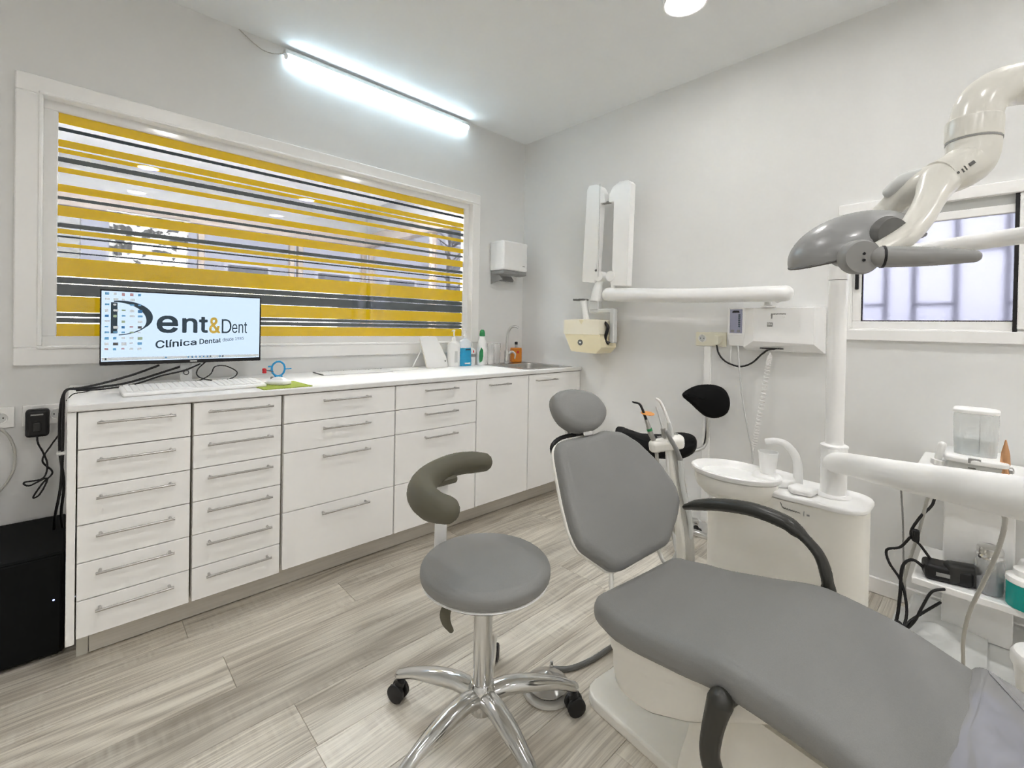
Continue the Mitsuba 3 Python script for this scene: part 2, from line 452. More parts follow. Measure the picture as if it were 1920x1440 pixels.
scene[w2] = mikit.ply(cat(frame_x(VY0 - 0.03, VY1 + 0.035, VZ0 - 0.035, VZ1 + 0.026, 0.05, XR - 0.02, XR + 0.002)), 'm_trim', smooth=False)
labels[w2] = {'kind': 'structure', 'label': 'small sliding aluminium window with frosted panes and bars outside'}
part(w2, 'track', cat(frame_x(VY0, VY1, VZ0, VZ1, 0.022, XR + 0.0, XR + 0.07)), 'm_trim', smooth=False)
part(w2, 'shutter_slat', box(XR + 0.012, XR + 0.03, VY0 + 0.022, VY1 - 0.022, 1.738, 1.786, 0.002), 'm_lightgrey', smooth=False)
for (ya, yb, xo) in ((-0.085, 0.483, 0.006), (-0.598, -0.05, 0.034)):
    s = part(w2, 'sash', cat(frame_x(ya, yb, 1.232, 1.742, 0.036, XR + xo, XR + xo + 0.024)), 'm_trim', smooth=False)
    part(w2, 'gasket', cat(frame_x(ya + 0.036, yb - 0.036, 1.268, 1.738, 0.004, XR + xo + 0.002, XR + xo + 0.022, 0)), 'm_black', smooth=False)
    part(w2, 'pane', prism(sg.box(ya + 0.036, 1.268, yb - 0.036, 1.738), (XR + xo + 0.012, 0, 0), (0, 1, 0), (0, 0, 1), 0.0008), 'm_frost', smooth=False)
part(w2, 'latch', box(XR - 0.004, XR + 0.008, 0.458, 0.472, 1.42, 1.51, 0.002), 'm_black', smooth=False)
part(w2, 'post', box(XR - 0.012, XR + 0.03, -0.098, -0.056, 1.236, 1.780, 0.003), 'm_trim', smooth=False)
part(w2, 'seal', box(XR - 0.004, XR + 0.04, -0.0565, -0.044, 1.226, 1.786, 0), 'm_black', smooth=False)
gb = thing('security_grille', 'blurred grey bars outside the small frosted window', 'window grille')
for y in (0.38, 0.275, 0.13, -0.03, -0.19, -0.35, -0.51):
    part(gb, 'bar', box(XR + 0.178, XR + 0.196, y - 0.010, y + 0.010, 1.10, 1.90, 0.002), 'm_bars', smooth=False)
for (ya, yb, z) in ((0.47, 0.38, 1.352), (0.275, 0.13, 1.352), (0.38, 0.275, 1.60), (0.13, -0.03, 1.592), (-0.03, -0.19, 1.352), (-0.19, -0.35, 1.592), (-0.35, -0.51, 1.352)):
    part(gb, 'crossbar', box(XR + 0.180, XR + 0.194, ya, yb, z - 0.007, z + 0.007, 0.002), 'm_bars', smooth=False)

# ------------------------------------------------------------------ the hall and the street behind the big window
HY0, HY1, HX0, HX1, HZ = YL + 0.121, 6.0, -3.2, 2.9, 2.78
struct('floor_hall', box(HX0, HX1, HY0, HY1, -0.05, 0, 0), 'm_trim')
struct('ceiling_hall', box(HX0, HX1, HY0, HY1, HZ, HZ + 0.1, 0), 'm_ceiling')
struct('wall_hall_left', box(HX0 - 0.1, HX0, HY0, HY1, 0, HZ, 0), 'm_wall')
struct('wall_hall_back', cat([box(HX0, -1.5, HY1, HY1 + 0.12, 0, HZ, 0), box(-1.5, HX1 + 0.1, HY1, HY1 + 0.12, 2.42, HZ, 0), box(HX1, HX1 + 0.1, HY0, HY1, 2.42, HZ, 0)]), 'm_wall_hall')
struct('beam_hall', cat([box(-1.5, HX1, HY1 - 0.06, HY1 + 0.08, 2.26, 2.42, 0.004), box(HX1 - 0.06, HX1 + 0.08, HY0, HY1, 2.26, 2.42, 0.004)]), 'm_taupe')
w3 = 'window_3'
scene[w3] = mikit.ply(box(-1.5, HX1 + 0.1, HY1, HY1 + 0.06, 0.0, 0.12, 0.004), 'm_taupe', smooth=False)
labels[w3] = {'kind': 'structure', 'label': 'street front glazing seen through the striped window'}
for x in (-1.46, 0.98, 1.92, 2.02, 2.86):
    part(w3, 'post', box(x - 0.03, x + 0.03, HY1 - 0.02, HY1 + 0.06, 0.12, 2.3, 0.004), 'm_taupe', smooth=False)
for xa, xb in ((-1.43, 0.95), (1.01, 1.89), (2.05, 2.83)):
    part(w3, 'pane', prism(sg.box(xa, 0.12, xb, 2.27), (0, HY1 + 0.03, 0), (1, 0, 0), (0, 0, 1), 0.0008), 'm_pane', smooth=False)
w4 = 'window_4'
scene[w4] = mikit.ply(box(HX1, HX1 + 0.06, HY0, HY1, 0.0, 0.12, 0.004), 'm_taupe', smooth=False)
labels[w4] = {'kind': 'structure'}
for y in (HY0 + 0.04, 4.4, 5.9):
    part(w4, 'post', box(HX1 - 0.02, HX1 + 0.06, y - 0.03, y + 0.03, 0.12, 2.3, 0.004), 'm_taupe', smooth=False)
for ya, yb in ((HY0 + 0.08, 4.36), (4.44, 5.86)):
    part(w4, 'pane', prism(sg.box(ya, 0.12, yb, 2.27), (HX1 + 0.03, 0, 0), (0, 1, 0), (0, 0, 1), 0.0008), 'm_pane', smooth=False)
sh = thing('wall_shelf', 'white shelf unit with grey compartments seen at the far left behind the striped window', 'shelf')
part(sh, 'back_panel', box(-1.50, -0.45, 5.70, 5.72, 1.45, 2.12, 0.002), 'm_shade', smooth=False)
for z in (1.45, 2.10):
    part(sh, 'board', box(-1.50, -0.45, 5.42, 5.70, z, z + 0.03, 0.002), 'm_white', smooth=False)
for x in (-1.50, -1.16, -0.82, -0.48):
    part(sh, 'divider', box(x, x + 0.03, 5.42, 5.70, 1.48, 2.10, 0.002), 'm_white', smooth=False)
cb = thing('wall_cabinet', 'dark grey wall cabinet beside the shelf unit behind the striped window', 'cabinet')
part(cb, 'body', box(-0.40, 0.02, 5.45, 5.80, 1.35, 2.14, 0.003), 'm_shade', smooth=False)
part(cb, 'door', box(-0.395, -0.193, 5.43, 5.45, 1.36, 2.13, 0.003), 'm_darkgrey', smooth=False)
part(cb, 'door', box(-0.187, 0.015, 5.43, 5.45, 1.36, 2.13, 0.003), 'm_darkgrey', smooth=False)
rc = thing('reception_counter', 'white counter low behind the striped window', 'counter')
part(rc, 'front', box(-1.4, 1.9, 4.55, 4.60, 0.0, 1.50, 0.004), 'm_white', smooth=False)
part(rc, 'top', box(-1.43, 1.93, 4.50, 4.95, 1.50, 1.53, 0.004), 'm_white', smooth=False)
cu = thing('curtain', 'patterned black and white curtain hanging in the street front behind the stripes', 'curtain')
wv = [(x, 5.86 + 0.025 * math.sin(x * 60)) for x in np.linspace(0.22, 0.84, 120)]
part(cu, 'cloth', prism(sg.LineString(wv).buffer(0.003), (0, 0, 0.9), (1, 0, 0), (0, 1, 0), 1.34),
     rough('m_curtain', proc(lambda p, n, uv: mix((0.10, 0.10, 0.10), (0.72, 0.72, 0.70), smoothstep(0.42, 0.5, fbm(p.x * 14.0, p.z * 20.0, 2.0, 3)))), 0.8, 0.1))
part(cu, 'rail', rod((0.2, 5.86, 2.25), (0.86, 5.86, 2.25), 0.012), 'm_nickel')
for i, (x, y) in enumerate(((0.15, 3.45), (1.75, 3.45), (-1.3, 3.45))):
    hl = thing('hall_ceiling_lamp', ['square lamp on the hall ceiling, middle of three behind the window', 'square lamp on the hall ceiling at the sink end of the window', 'square lamp on the hall ceiling at the far left'][i], 'ceiling lamp', 'ceiling lamps in the hall')
    part(hl, 'frame', box(x - 0.31, x + 0.31, y - 0.31, y + 0.31, HZ - 0.012, HZ, 0.003), 'm_white', smooth=False)
    part(hl, 'diffuser', prism(sg.box(-0.29, -0.29, 0.29, 0.29), (x, y, HZ - 0.013), (0, 1, 0), (1, 0, 0), 0.0006), 'm_led', smooth=False, emit=HALL_LIGHT)
struct('ground_street', box(-14, 16, HY1 + 0.12, 30, -0.25, -0.15, 0), 'm_street')
struct('ground_yard', box(HX1 + 0.1, 16, -6, HY1 + 0.12, -0.25, -0.15, 0), 'm_street')
ab = thing('apartment_building', 'pale building across the street seen between the window stripes', 'building')
part(ab, 'facade', box(-12, 14, 15.0, 15.4, -0.15, 9.0, 0), 'm_facade', smooth=False)
for i in range(9):
    for j in range(2):
        x = -9.5 + i * 2.5
        wn = part(ab, 'window', cat(frame_boards(x, x + 1.2, 1.2 + 3.2 * j, 2.9 + 3.2 * j, 0.08, 14.94, 15.0, 0)), 'm_trim', smooth=False)
        part(ab, 'shutter', box(x + 0.08, x + 1.12, 14.96, 14.99, 1.28 + 3.2 * j, 2.82 + 3.2 * j, 0), 'm_shade', smooth=False)
part(ab, 'plinth', box(-12, 14, 14.9, 15.0, -0.15, 0.7, 0), 'm_shade', smooth=False)
tr = thing('bare_tree', 'thin bare tree standing outside at the right end of the striped window', 'tree')
tk = [tube([(5.2, 7.2, -0.15), (5.22, 7.2, 1.2), (5.15, 7.25, 2.2), (5.2, 7.2, 3.4)], [0.05, 0.045, 0.035, 0.015], 8, 4)]
part(tr, 'trunk', tk[0], 'm_bark')
r2 = random.Random(3)
for k in range(26):
    z = r2.uniform(1.0, 3.0)
    a, l = r2.uniform(0, 6.28), r2.uniform(0.35, 0.9)
    q = np.array([5.2, 7.2, z])
    e = q + [l * math.cos(a), l * math.sin(a), l * r2.uniform(0.3, 0.9)]
    part(tr, 'branch', tube([q, (q + e) / 2 + [0, 0, 0.05], e], [0.014, 0.009, 0.004], 6, 3), 'm_bark')
fn = thing('street_fence', 'dark slatted fence outside below the bare tree', 'fence')
for k in range(34):
    part(fn, 'slat', box(3.6 + k * 0.14, 3.70 + k * 0.14, 8.0, 8.03, -0.15, 1.42, 0), 'm_shade', smooth=False)
part(fn, 'rail', box(3.5, 8.5, 8.03, 8.07, 1.0, 1.08, 0), 'm_darkgrey', smooth=False)
for ya, yb in ((-3.0, 3.2),):
    struct('wall_courtyard', box(XR + 2.2, XR + 2.4, ya, yb, -0.15, 1.15, 0), 'm_facade', 'pale courtyard wall outside the small window')

# ------------------------------------------------------------------ lamps of the room
tl = thing('tube_lamp', 'glowing white tube lamp along the top of the wall over the striped window', 'lamp')
part(tl, 'rail', box(0.818, 2.104, YL - 0.036, YL - 0.001, 2.692, 2.716, 0.003), 'm_lightgrey', smooth=False)
ang = np.linspace(-0.35 * np.pi - np.pi / 2, 0.35 * np.pi - np.pi / 2 - 0.25, 12)
part(tl, 'tube', place(lathe([(0.0, 0.0), (0.0135, 0.0), (0.0135, 1.26), (0.0, 1.26)], 20), (0.83, YL - 0.030, 2.676), (1, 0, 0)), 'm_led', smooth=40, emit=TUBE_LIGHT)
part(tl, 'cap', place(lathe([(0.0, 0.0), (0.0145, 0.0), (0.0145, 0.012), (0.0, 0.012)], 20), (0.818, YL - 0.030, 2.676), (1, 0, 0)), 'm_white')
part(tl, 'cap', place(lathe([(0.0, 0.0), (0.0145, 0.0), (0.0145, 0.012), (0.0, 0.012)], 20), (2.0905, YL - 0.030, 2.676), (1, 0, 0)), 'm_white')
part(tl, 'cable', tube([(0.825, YL - 0.02, 2.70), (0.78, YL - 0.012, 2.678), (0.72, YL - 0.008, 2.672), (0.66, YL - 0.008, 2.695), (0.60, YL - 0.006, 2.734)], 0.0028, 8, 6), 'm_hose')
for i, (x, y) in enumerate(((2.019, 1.012), (2.03, -0.27), (0.5, -0.25), (0.5, 1.03), (-1.0, -0.25), (-0.95, -1.45), (0.5, -1.45), (2.03, -1.45))):
    dl = thing('ceiling_lamp', 'round white ceiling lamp ' + ['cut by the top edge over the dental chair', 'behind the dental chair foot', 'over the photographer', 'in front of the drawer cabinets', 'by the entrance wall', 
                                'in the corner behind the photographer', 'in the middle by the back wall', 'in the corner by the small window wall'][i], 'ceiling lamp', 'round ceiling lamps')
    part(dl, 'ring', place(lathe([(0.086, 0.0), (0.10, 0.0), (0.10, -0.022), (0.092, -0.026), (0.086, -0.022)], 40, ring=True), (x, y, ZC)), 'm_white')
    part(dl, 'diffuser', place(lathe([(0.0, -0.021), (0.0862, -0.021), (0.0862, -0.019), (0.0, -0.019)][::-1], 40), (x, y, ZC)), 'm_led', smooth=False, emit=SPOT_LIGHT)

# ================================================================== CABINETS
FY = 2.1168        # front plane of the drawers and doors


def handle(parent, xa, xb, z, y=FY, mat='m_nickel'):
    b = rod((xa, y - 0.028, z), (xb, y - 0.028, z), 0.0046, 12)
    p = [rod((x, y - 0.028, z), (x, y + 0.001, z), 0.0046, 10) for x in (xa + 0.012, xb - 0.012)]
    return part(parent, 'handle', cat([b] + p), mat, smooth=40)


def cabinet(name, label, group, x0, x1, zs, hx, doors=None, kind='drawer', back=0.60):
    t = thing(name, label, 'cabinet', group)
    g = 0.0022
    bd = box(x0 + 0.001, x1 - 0.001, FY + 0.019, YL - 0.004, 0.128, 0.896, 0.001)
    if kind == 'door':
        bd = bool_diff(bd, box(x0 + 0.019, x1 - 0.019, FY + 0.03, YL - 0.02, 0.146, 1.0, 0))
    part(t, 'body', bd, 'm_edge', smooth=False)
    if kind == 'drawer':
        for a, b in zip(zs[1:], zs[:-1]):
            d = part(t, 'drawer', box(x0 + g, x1 - g, FY, FY + 0.018, a + g * 0.8, b - g * 0.8, 0.0012), 'm_laminate', smooth=False)
            handle(d, hx[0], hx[1], b - 0.037)
    else:
        for (a, b, ha, hb) in doors:
            d = part(t, 'door', box(a + g, b - g, FY, FY + 0.018, zs[-1] + g, zs[0] - g, 0.0012), 'm_laminate', smooth=False)
            handle(d, ha, hb, zs[0] - 0.042)
    return t


six = [0.8955 - k * 0.1285 for k in range(7)]
four = [0.8955, 0.7685, 0.641, 0.380, 0.130]
G = 'white base cabinets under the worktop'
ca = cabinet('drawer_cabinet', 'white cabinet of six narrow drawers at the monitor end of the row', G, 0.0028, 0.3215, six, (0.052, 0.270))
part(ca, 'end_panel', box(-0.0217, 0.0010, FY - 0.002, YL - 0.004, 0.112, 0.897, 0.0015), 'm_laminate', smooth=False)
cabinet('drawer_cabinet', 'white cabinet of six narrow drawers, second from the monitor end', G, 0.3265, 0.6455, six, (0.372, 0.605))
cabinet('drawer_cabinet', 'white cabinet of two shallow and two deep drawers, third from the monitor end', G, 0.6525, 1.1895, four, (0.815, 1.045))
cabinet('drawer_cabinet', 'white cabinet of two shallow and two deep drawers beside the doors', G, 1.1925, 1.7265, four, (1.36, 1.575))
cabinet('sink_cabinet', 'white two-door cabinet under the steel sink', G, 1.7285, 2.714, [0.8955, 0.130], None,
        [(1.7285, 2.168, 1.815, 1.985), (2.170, 2.713, 2.228, 2.43)], 'door')
tk_ = thing('toe_kick', 'brushed grey plinth strip running under the white cabinets', 'plinth')
part(tk_, 'board', box(0.0395, XR - 0.002, 2.237, 2.252, 0.004, 0.1265, 0.001), 'm_skirt', smooth=False)
part(tk_, 'support', box(0.006, 0.038, 2.24, 2.30, 0.0, 0.1105, 0.001), 'm_edge', smooth=False)

# worktop with the sink cut-out
SX0, SX1, SY0, SY1 = 2.20, 2.655, 2.165, 2.66
wt = box(-0.0235, XR - 0.001, FY - 0.012, YL - 0.0035, 0.8985, 0.9235, 0.004)
wt = bool_diff(wt, box(SX0 + 0.012, SX1 - 0.012, SY0 + 0.012, SY1 - 0.012, 0.85, 1.0, 0))
solo('worktop', wt, 'm_worktop', 'long white worktop over the drawer cabinets', 'worktop', smooth=False)
sk = thing('sink', 'small brushed steel sink set into the white worktop', 'sink')
rim = sg.box(SX0, SY0, SX1, SY1).buffer(0.012)
bowl = sg.box(SX0 + 0.05, SY0 + 0.035, SX1 - 0.05, SY1 - 0.115).buffer(-0.05).buffer(0.05)
part(sk, 'rim', prism(rim.difference(bowl), (0, 0, 0.9237), (1, 0, 0), (0, 1, 0), 0.003), 'm_sink', smooth=False)
bl = outline(list(sg.box(SX0 + 0.05, SY0 + 0.035, SX1 - 0.05, SY1 - 0.115).exterior.coords)[:-1], 0.05, 64)
cb_ = bl.mean(0)
rings = [np.column_stack([cb_ + (bl - cb_) * s, np.full(64, z)]) for s, z in ((1, 0.926), (0.985, 0.915), (0.965, 0.845), (0.90, 0.824), (0.5, 0.818), (0.08, 0.816))]
rings += [np.column_stack([cb_ + (bl - cb_) * s, np.full(64, z)]) for s, z in ((0.08, 0.8145), (0.5, 0.8165), (0.905, 0.8225), (0.967, 0.8440), (0.987, 0.915), (1.003, 0.9262))]
part(sk, 'bowl', loft(rings, cap=False), 'm_sink', smooth=40)
part(sk, 'drain', place(lathe([(0.0, 0.0), (0.032, 0.0), (0.034, 0.002), (0.022, 0.004), (0.0, 0.003)], 24), (cb_[0], cb_[1], 0.8165)), 'm_chrome')

# ================================================================== ON THE WORKTOP
WZ = 0.9237
# monitor
mo = thing('monitor', 'black framed monitor with a pale blue desktop standing on the worktop', 'monitor')
MX0, MX1, MZ0, MZ1, MY = 0.0645, 0.632, 1.029, 1.327, 2.40
part(mo, 'housing', rbox(MX0, MX1, MY + 0.001, MY + 0.024, MZ0, MZ1, 0.004), 'm_black', smooth=30)
part(mo, 'bezel', cat([box(MX0, MX1, MY - 0.003, MY + 0.004, MZ1 - 0.005, MZ1, 0.001), box(MX0, MX1, MY - 0.003, MY + 0.004, MZ0, MZ0 + 0.015, 0.001),
                       box(MX0, MX0 + 0.004, MY - 0.003, MY + 0.004, MZ0 + 0.015, MZ1 - 0.005, 0.001), box(MX1 - 0.005, MX1, MY - 0.003, MY + 0.004, MZ0 + 0.015, MZ1 - 0.005, 0.001)]), 'm_black', smooth=False)
SXA, SXB, SZA, SZB = MX0 + 0.004, MX1 - 0.005, MZ0 + 0.015, MZ1 - 0.005
scr = part(mo, 'screen', prism(sg.box(SXA, SZA, SXB, SZB), (0, MY + 0.0008, 0), (1, 0, 0), (0, 0, 1), 0.0015), 'm_screenback', smooth=False, emit=(0.66, 0.83, 1.06))


# the big initial: a heavy bow that thins out below, and a stem half hidden by the icons
def xz(u, v):
    return SXA + u * (SXB - SXA), SZB - v * (SZB - SZA)


a_ = np.linspace(1.62, -1.45, 40)
bow = [(0.070 + 0.195 * math.cos(t) * (1 if math.cos(t) > 0 else 0.5), 0.385 - 0.235 * math.sin(t), 0.012 + 0.036 * max(0.0, math.sin((t + 0.55) / 2.17 * math.pi)) if t > -0.55 else 0.010) for t in a_]
pol_o = [xz(u + w * 0.5 * math.cos(t), v - w * 1.0 * math.sin(t)) for (u, v, w), t in zip(bow, a_)]
pol_i = [xz(u - w * 0.5 * math.cos(t), v + w * 0.2 * math.sin(t)) for (u, v, w), t in zip(bow, a_)]
part(scr, 'lettering', prism(sg.Polygon(pol_o + pol_i[::-1]).buffer(0), (0, MY - 0.0006, 0), (1, 0, 0), (0, 0, 1), 0.0004), 'm_navy', smooth=False)
part(scr, 'lettering', box(*[xz(0.05, 0)[0], xz(0.085, 0)[0]], MY - 0.001, MY - 0.0006, xz(0, 0.60)[1], xz(0, 0.16)[1], 0), 'm_navy', smooth=False)
px = lambda u: xz(u, 0)[0]
pz = lambda v: xz(0, v)[1]


def fit(text, x0, x1, z0, z1, mat, bold=True, x_height=False, rise=0.0):
    """Lettering stretched into the box x0..x1, z0..z1 on the screen; rise lifts its right end."""
    m = text_mesh(text, 0.05, 0.0004, bold)
    lo, hi = m.bounds
    v = m.vertices
    a = (v[:, 0] - lo[0]) / (hi[0] - lo[0])
    b = (v[:, 1] - lo[1]) / (hi[1] - lo[1])
    part(scr, 'lettering', trimesh.Trimesh(np.column_stack([x0 + a * (x1 - x0), MY - 0.0006 - v[:, 2], z0 + b * (z1 - z0) * (1 - 0.25 * a * (rise > 0)) + rise * a]), m.faces[:, ::-1], process=False), mat, smooth=False)


fit('e', 0.2401, 0.3133, 1.1565, 1.2300, 'm_navy')
fit('n', 0.3272, 0.3817, 1.1585, 1.2215, 'm_navy')
fit('t', 0.3875, 0.4201, 1.1580, 1.2290, 'm_navy')
fit('&', 0.4251, 0.4678, 1.1565, 1.2280, 'm_gold')
fit('D', 0.4730, 0.5109, 1.1575, 1.2205, 'm_navy', False)
fit('ent', 0.5139, 0.5746, 1.1580, 1.2086, 'm_navy', False)
fit('Clínica', 0.2372, 0.3793, 1.0916, 1.1270, 'm_navy', True, rise=0.0145)
fit('Dental', 0.3900, 0.4703, 1.1078, 1.1323, 'm_navy', True, rise=0.0081)
fit('desde 1985', 0.4775, 0.5617, 1.1199, 1.1368, 'm_navy', False, rise=0.0082)
ri = random.Random(11)
ic = [rough('m_icon_white', (0.75, 0.80, 0.85), 0.6), rough('m_icon_blue', (0.05, 0.22, 0.50), 0.6), 'm_darkgrey', rough('m_icon_sky', (0.18, 0.45, 0.75), 0.6),
      rough('m_icon_rose', (0.55, 0.33, 0.35), 0.6), rough('m_icon_sage', (0.45, 0.58, 0.42), 0.6)]
for c in range(5):
    for r in range(11):
        if r > 0 and ri.random() < 0.12:
            continue
        u, v = 0.018 + c * 0.045, 0.02 + r * 0.079
        w, h = ri.uniform(0.016, 0.028), ri.uniform(0.02, 0.045)
        m = ic[ri.choice([0, 0, 1, 3, 4, 5, 2, 3, 0])]
        part(scr, 'icon', box(px(u), px(u + w), MY - 0.0016, MY - 0.0010, pz(v + h), pz(v), 0), m, smooth=False)
part(scr, 'taskbar', box(px(0.004), px(0.996), MY - 0.0008, MY - 0.0004, pz(0.985), pz(0.945), 0), ic[0], smooth=False)
for u in (0.02, 0.36, 0.50, 0.525, 0.55, 0.575, 0.60, 0.625, 0.645, 0.71, 0.73):
    part(scr, 'icon', box(px(u), px(u + 0.009), MY - 0.0014, MY - 0.0009, pz(0.975), pz(0.95), 0), 'm_navy' if u in (0.02, 0.645, 0.73) else ic[1], smooth=False)
part(mo, 'maker_mark', box(px(0.515), px(0.56), MY - 0.0036, MY - 0.0028, MZ0 + 0.005, MZ0 + 0.010, 0), 'm_lightgrey', smooth=False)
part(mo, 'neck', box(0.326, 0.368, MY + 0.026, MY + 0.040, WZ + 0.008, 1.15, 0.003), 'm_lightgrey', smooth=False)
part(mo, 'cable_hole', place(lathe([(0.008, 0), (0.0105, 0), (0.0105, 0.003), (0.008, 0.003)], 20, ring=True), (0.347, MY + 0.0262, 0.985), (0, -1, 0)), 'm_black')
part(mo, 'base', rbox(0.22, 0.48, MY - 0.02, MY + 0.17, WZ, WZ + 0.010, 0.004), 'm_lightgrey')

kb = thing('keyboard', 'white keyboard lying on the worktop below the monitor', 'keyboard')
R3 = rotz(1.5)


def kbp(m):
    v = m.vertices.copy()
    v[:, 2] += (v[:, 1] + 0.075) * 0.07
    return place(trimesh.Trimesh(v, m.faces, process=False), (0.365, 2.285, WZ), rot=R3)


part(kb, 'body', kbp(rbox(-0.245, 0.245, -0.078, 0.078, 0.0, 0.016, 0.007)), 'm_white')
keys = []
for r in range(6):
    y = -0.062 + r * 0.0218 + (0.005 if r == 5 else 0)
    x = -0.232
    while x < 0.225:
        w = 0.118 if (r == 0 and -0.14 < x < -0.11) else 0.0175
        if not (0.055 < x + w / 2 < 0.062 or 0.128 < x + w / 2 < 0.134):
            keys.append(box(x, x + w, y, y + 0.0178, 0.0155, 0.0205, 0.0018))
        x += w + 0.0024
part(kb, 'keys', kbp(cat(keys)), 'm_trim', smooth=False, kind='stuff')
part(kb, 'status_light', kbp(cat([box(0.19 + i * 0.012, 0.194 + i * 0.012, 0.066, 0.069, 0.0158, 0.0166, 0) for i in range(3)])), 'm_midgrey', smooth=False)
part(kb, 'cable', tube([(0.122, 2.34, WZ + 0.022), (0.06, 2.345, WZ + 0.020), (0.02, 2.33, WZ + 0.014), (-0.008, 2.31, WZ + 0.012), (-0.026, 2.30, WZ - 0.01)], 0.0018, 8), 'm_black')

solo('mouse_pad', place(prism(sg.box(-0.102, -0.115, 0.102, 0.115), (0, 0, 0), (1, 0, 0), (0, 1, 0), 0.003), (0.672, 2.24, WZ), rot=rotz(2)), 'm_padgreen', 'olive green mouse pad under the white mouse', 'mouse pad', smooth=False)
ms = thing('mouse', 'white computer mouse on the green pad', 'mouse')
part(ms, 'body', place(warp(pad(outline([(-0.03, -0.052), (0.03, -0.052), (0.034, 0.02), (0.026, 0.052), (-0.026, 0.052), (-0.034, 0.02)], 0.02, 48), 0.022, 0.016, 0.014), lambda v: v), (0.672, 2.255, WZ + 0.003), rot=rotz(38)), 'm_white', smooth=50)
part(ms, 'wheel', place(lathe([(0.0, -0.003), (0.008, -0.003), (0.008, 0.003), (0.0, 0.003)], 16), (0.652, 2.281, WZ + 0.031), (0.8, 0.6, 0)), 'm_midgrey')
part(ms, 'cable', tube([(0.646, 2.295, WZ + 0.012), (0.625, 2.32, WZ + 0.006), (0.60, 2.315, WZ + 0.008), (0.575, 2.30, WZ + 0.006)], 0.0017, 8), 'm_hose')

# ring-shaped film positioner
xp = thing('film_positioner', 'blue ring film positioner with a red bite block on the worktop', 'dental tool')
ringp = np.array([[math.cos(t), 0, math.sin(t)] for t in np.linspace(0, 2 * math.pi, 33)])
part(xp, 'ring', tube(np.array([0.772, 2.60, 0.9665]) + ringp * np.array([0.032, 1, 0.038]), 0.0050, 10, 0), 'm_blue', smooth=60)
part(xp, 'tab', cat([box(0.803, 0.838, 2.597, 2.603, 0.962, 0.967, 0.001), box(0.722, 0.743, 2.597, 2.603, 0.976, 0.9845, 0.001), box(0.726, 0.746, 2.597, 2.603, 0.956, 0.962, 0.001)]), 'm_blue', smooth=False)
part(xp, 'rod', rod((0.706, 2.59, 0.964), (0.748, 2.598, 0.953), 0.0022, 8), 'm_darkgrey')
part(xp, 'bite_block', box(0.694, 0.710, 2.578, 2.600, 0.9475, 0.973, 0.003), 'm_red', smooth=False)
part(xp, 'foot', box(0.755, 0.79, 2.585, 2.615, WZ, 0.9305, 0.002), 'm_blue', smooth=False)

solo('glass_slab', place(box(-0.205, 0.205, -0.085, 0.085, 0, 0.006, 0.001), (1.19, 2.60, WZ), rot=rotz(-3)), 'm_worktop', 'flat white slab lying between the blue ring and the papers', 'slab', smooth=False)
scene['glass_slab__edge_strip'] = mikit.ply(place(cat([box(-0.208, 0.208, 0.0855, 0.0875, 0, 0.0065, 0), box(-0.2075, -0.2055, -0.085, 0.085, 0, 0.0065, 0)]), (1.19, 2.60, WZ), rot=rotz(-3)), 'm_darkgrey')
solo('paper_sheet', place(box(-0.105, 0.105, -0.07, 0.07, 0, 0.0012, 0), (1.56, 2.63, WZ), rot=rotz(5)), 'm_paper', 'white paper sheet lying before the tilted table mirror', 'paper', smooth=False)

# table mirror seen from behind
tm = thing('table_mirror', 'white tilted tablet mirror on a thin leg beside the pump bottles', 'mirror')
mp = outline([(-0.085, 0.0), (0.085, 0.0), (0.088, 0.07), (0.045, 0.215), (-0.085, 0.215)], 0.012, 72)
ml = math.radians(14)


def mloc(m):
    v = m.vertices
    return trimesh.Trimesh(np.column_stack([1.77 + v[:, 0] - v[:, 1] * 0.14, 2.585 + v[:, 1] * math.sin(ml) + v[:, 2] * math.cos(ml), WZ + v[:, 1] * math.cos(ml) - v[:, 2] * math.sin(ml) + 0.002]), m.faces, process=False)


mm = mloc(pad(mp, 0.012, 0.004))
mm.invert() if mm.volume < 0 else None
part(tm, 'panel', mm, 'm_white', smooth=40)
part(tm, 'rim', mloc(prism(sg.Polygon(mp).buffer(0.0015).difference(sg.Polygon(mp).buffer(-0.003)), (0, 0, 0.003), (1, 0, 0), (0, 1, 0), 0.006)), 'm_ivory', smooth=False)
part(tm, 'button', place(lathe([(0, 0), (0.006, 0), (0.005, 0.003), (0, 0.003)], 16), (1.83, 2.588, WZ + 0.045), (0, -1, 0.2)), 'm_midgrey')
part(tm, 'leg', rod((1.672, 2.635, WZ + 0.13), (1.618, 2.665, WZ), 0.004, 8), 'm_white')


def bottle(name, label, cat_, at, prof, mat, n=32, sx=1.0, sy=1.0, smooth=35):
    t = thing(name, label, cat_)
    part(t, 'body', place(lathe(prof, n, sx=sx, sy=sy), at), mat, smooth=smooth)
    return t


def pump(t, at, z, mat, h=0.05, spout=(-0.03, -0.02)):
    part(t, 'pump', cat([place(lathe([(0, z), (0.013, z), (0.014, z + 0.016), (0.006, z + 0.020), (0.0045, z + h), (0.009, z + h), (0.010, z + h + 0.010), (0, z + h + 0.012)], 20), at),
                         tube([np.array(at) + [0, 0, z + h + 0.006], np.array(at) + [spout[0] * 0.6, spout[1] * 0.6, z + h + 0.007], np.array(at) + [spout[0], spout[1], z + h]], 0.0042, 8, 4)]), mat)


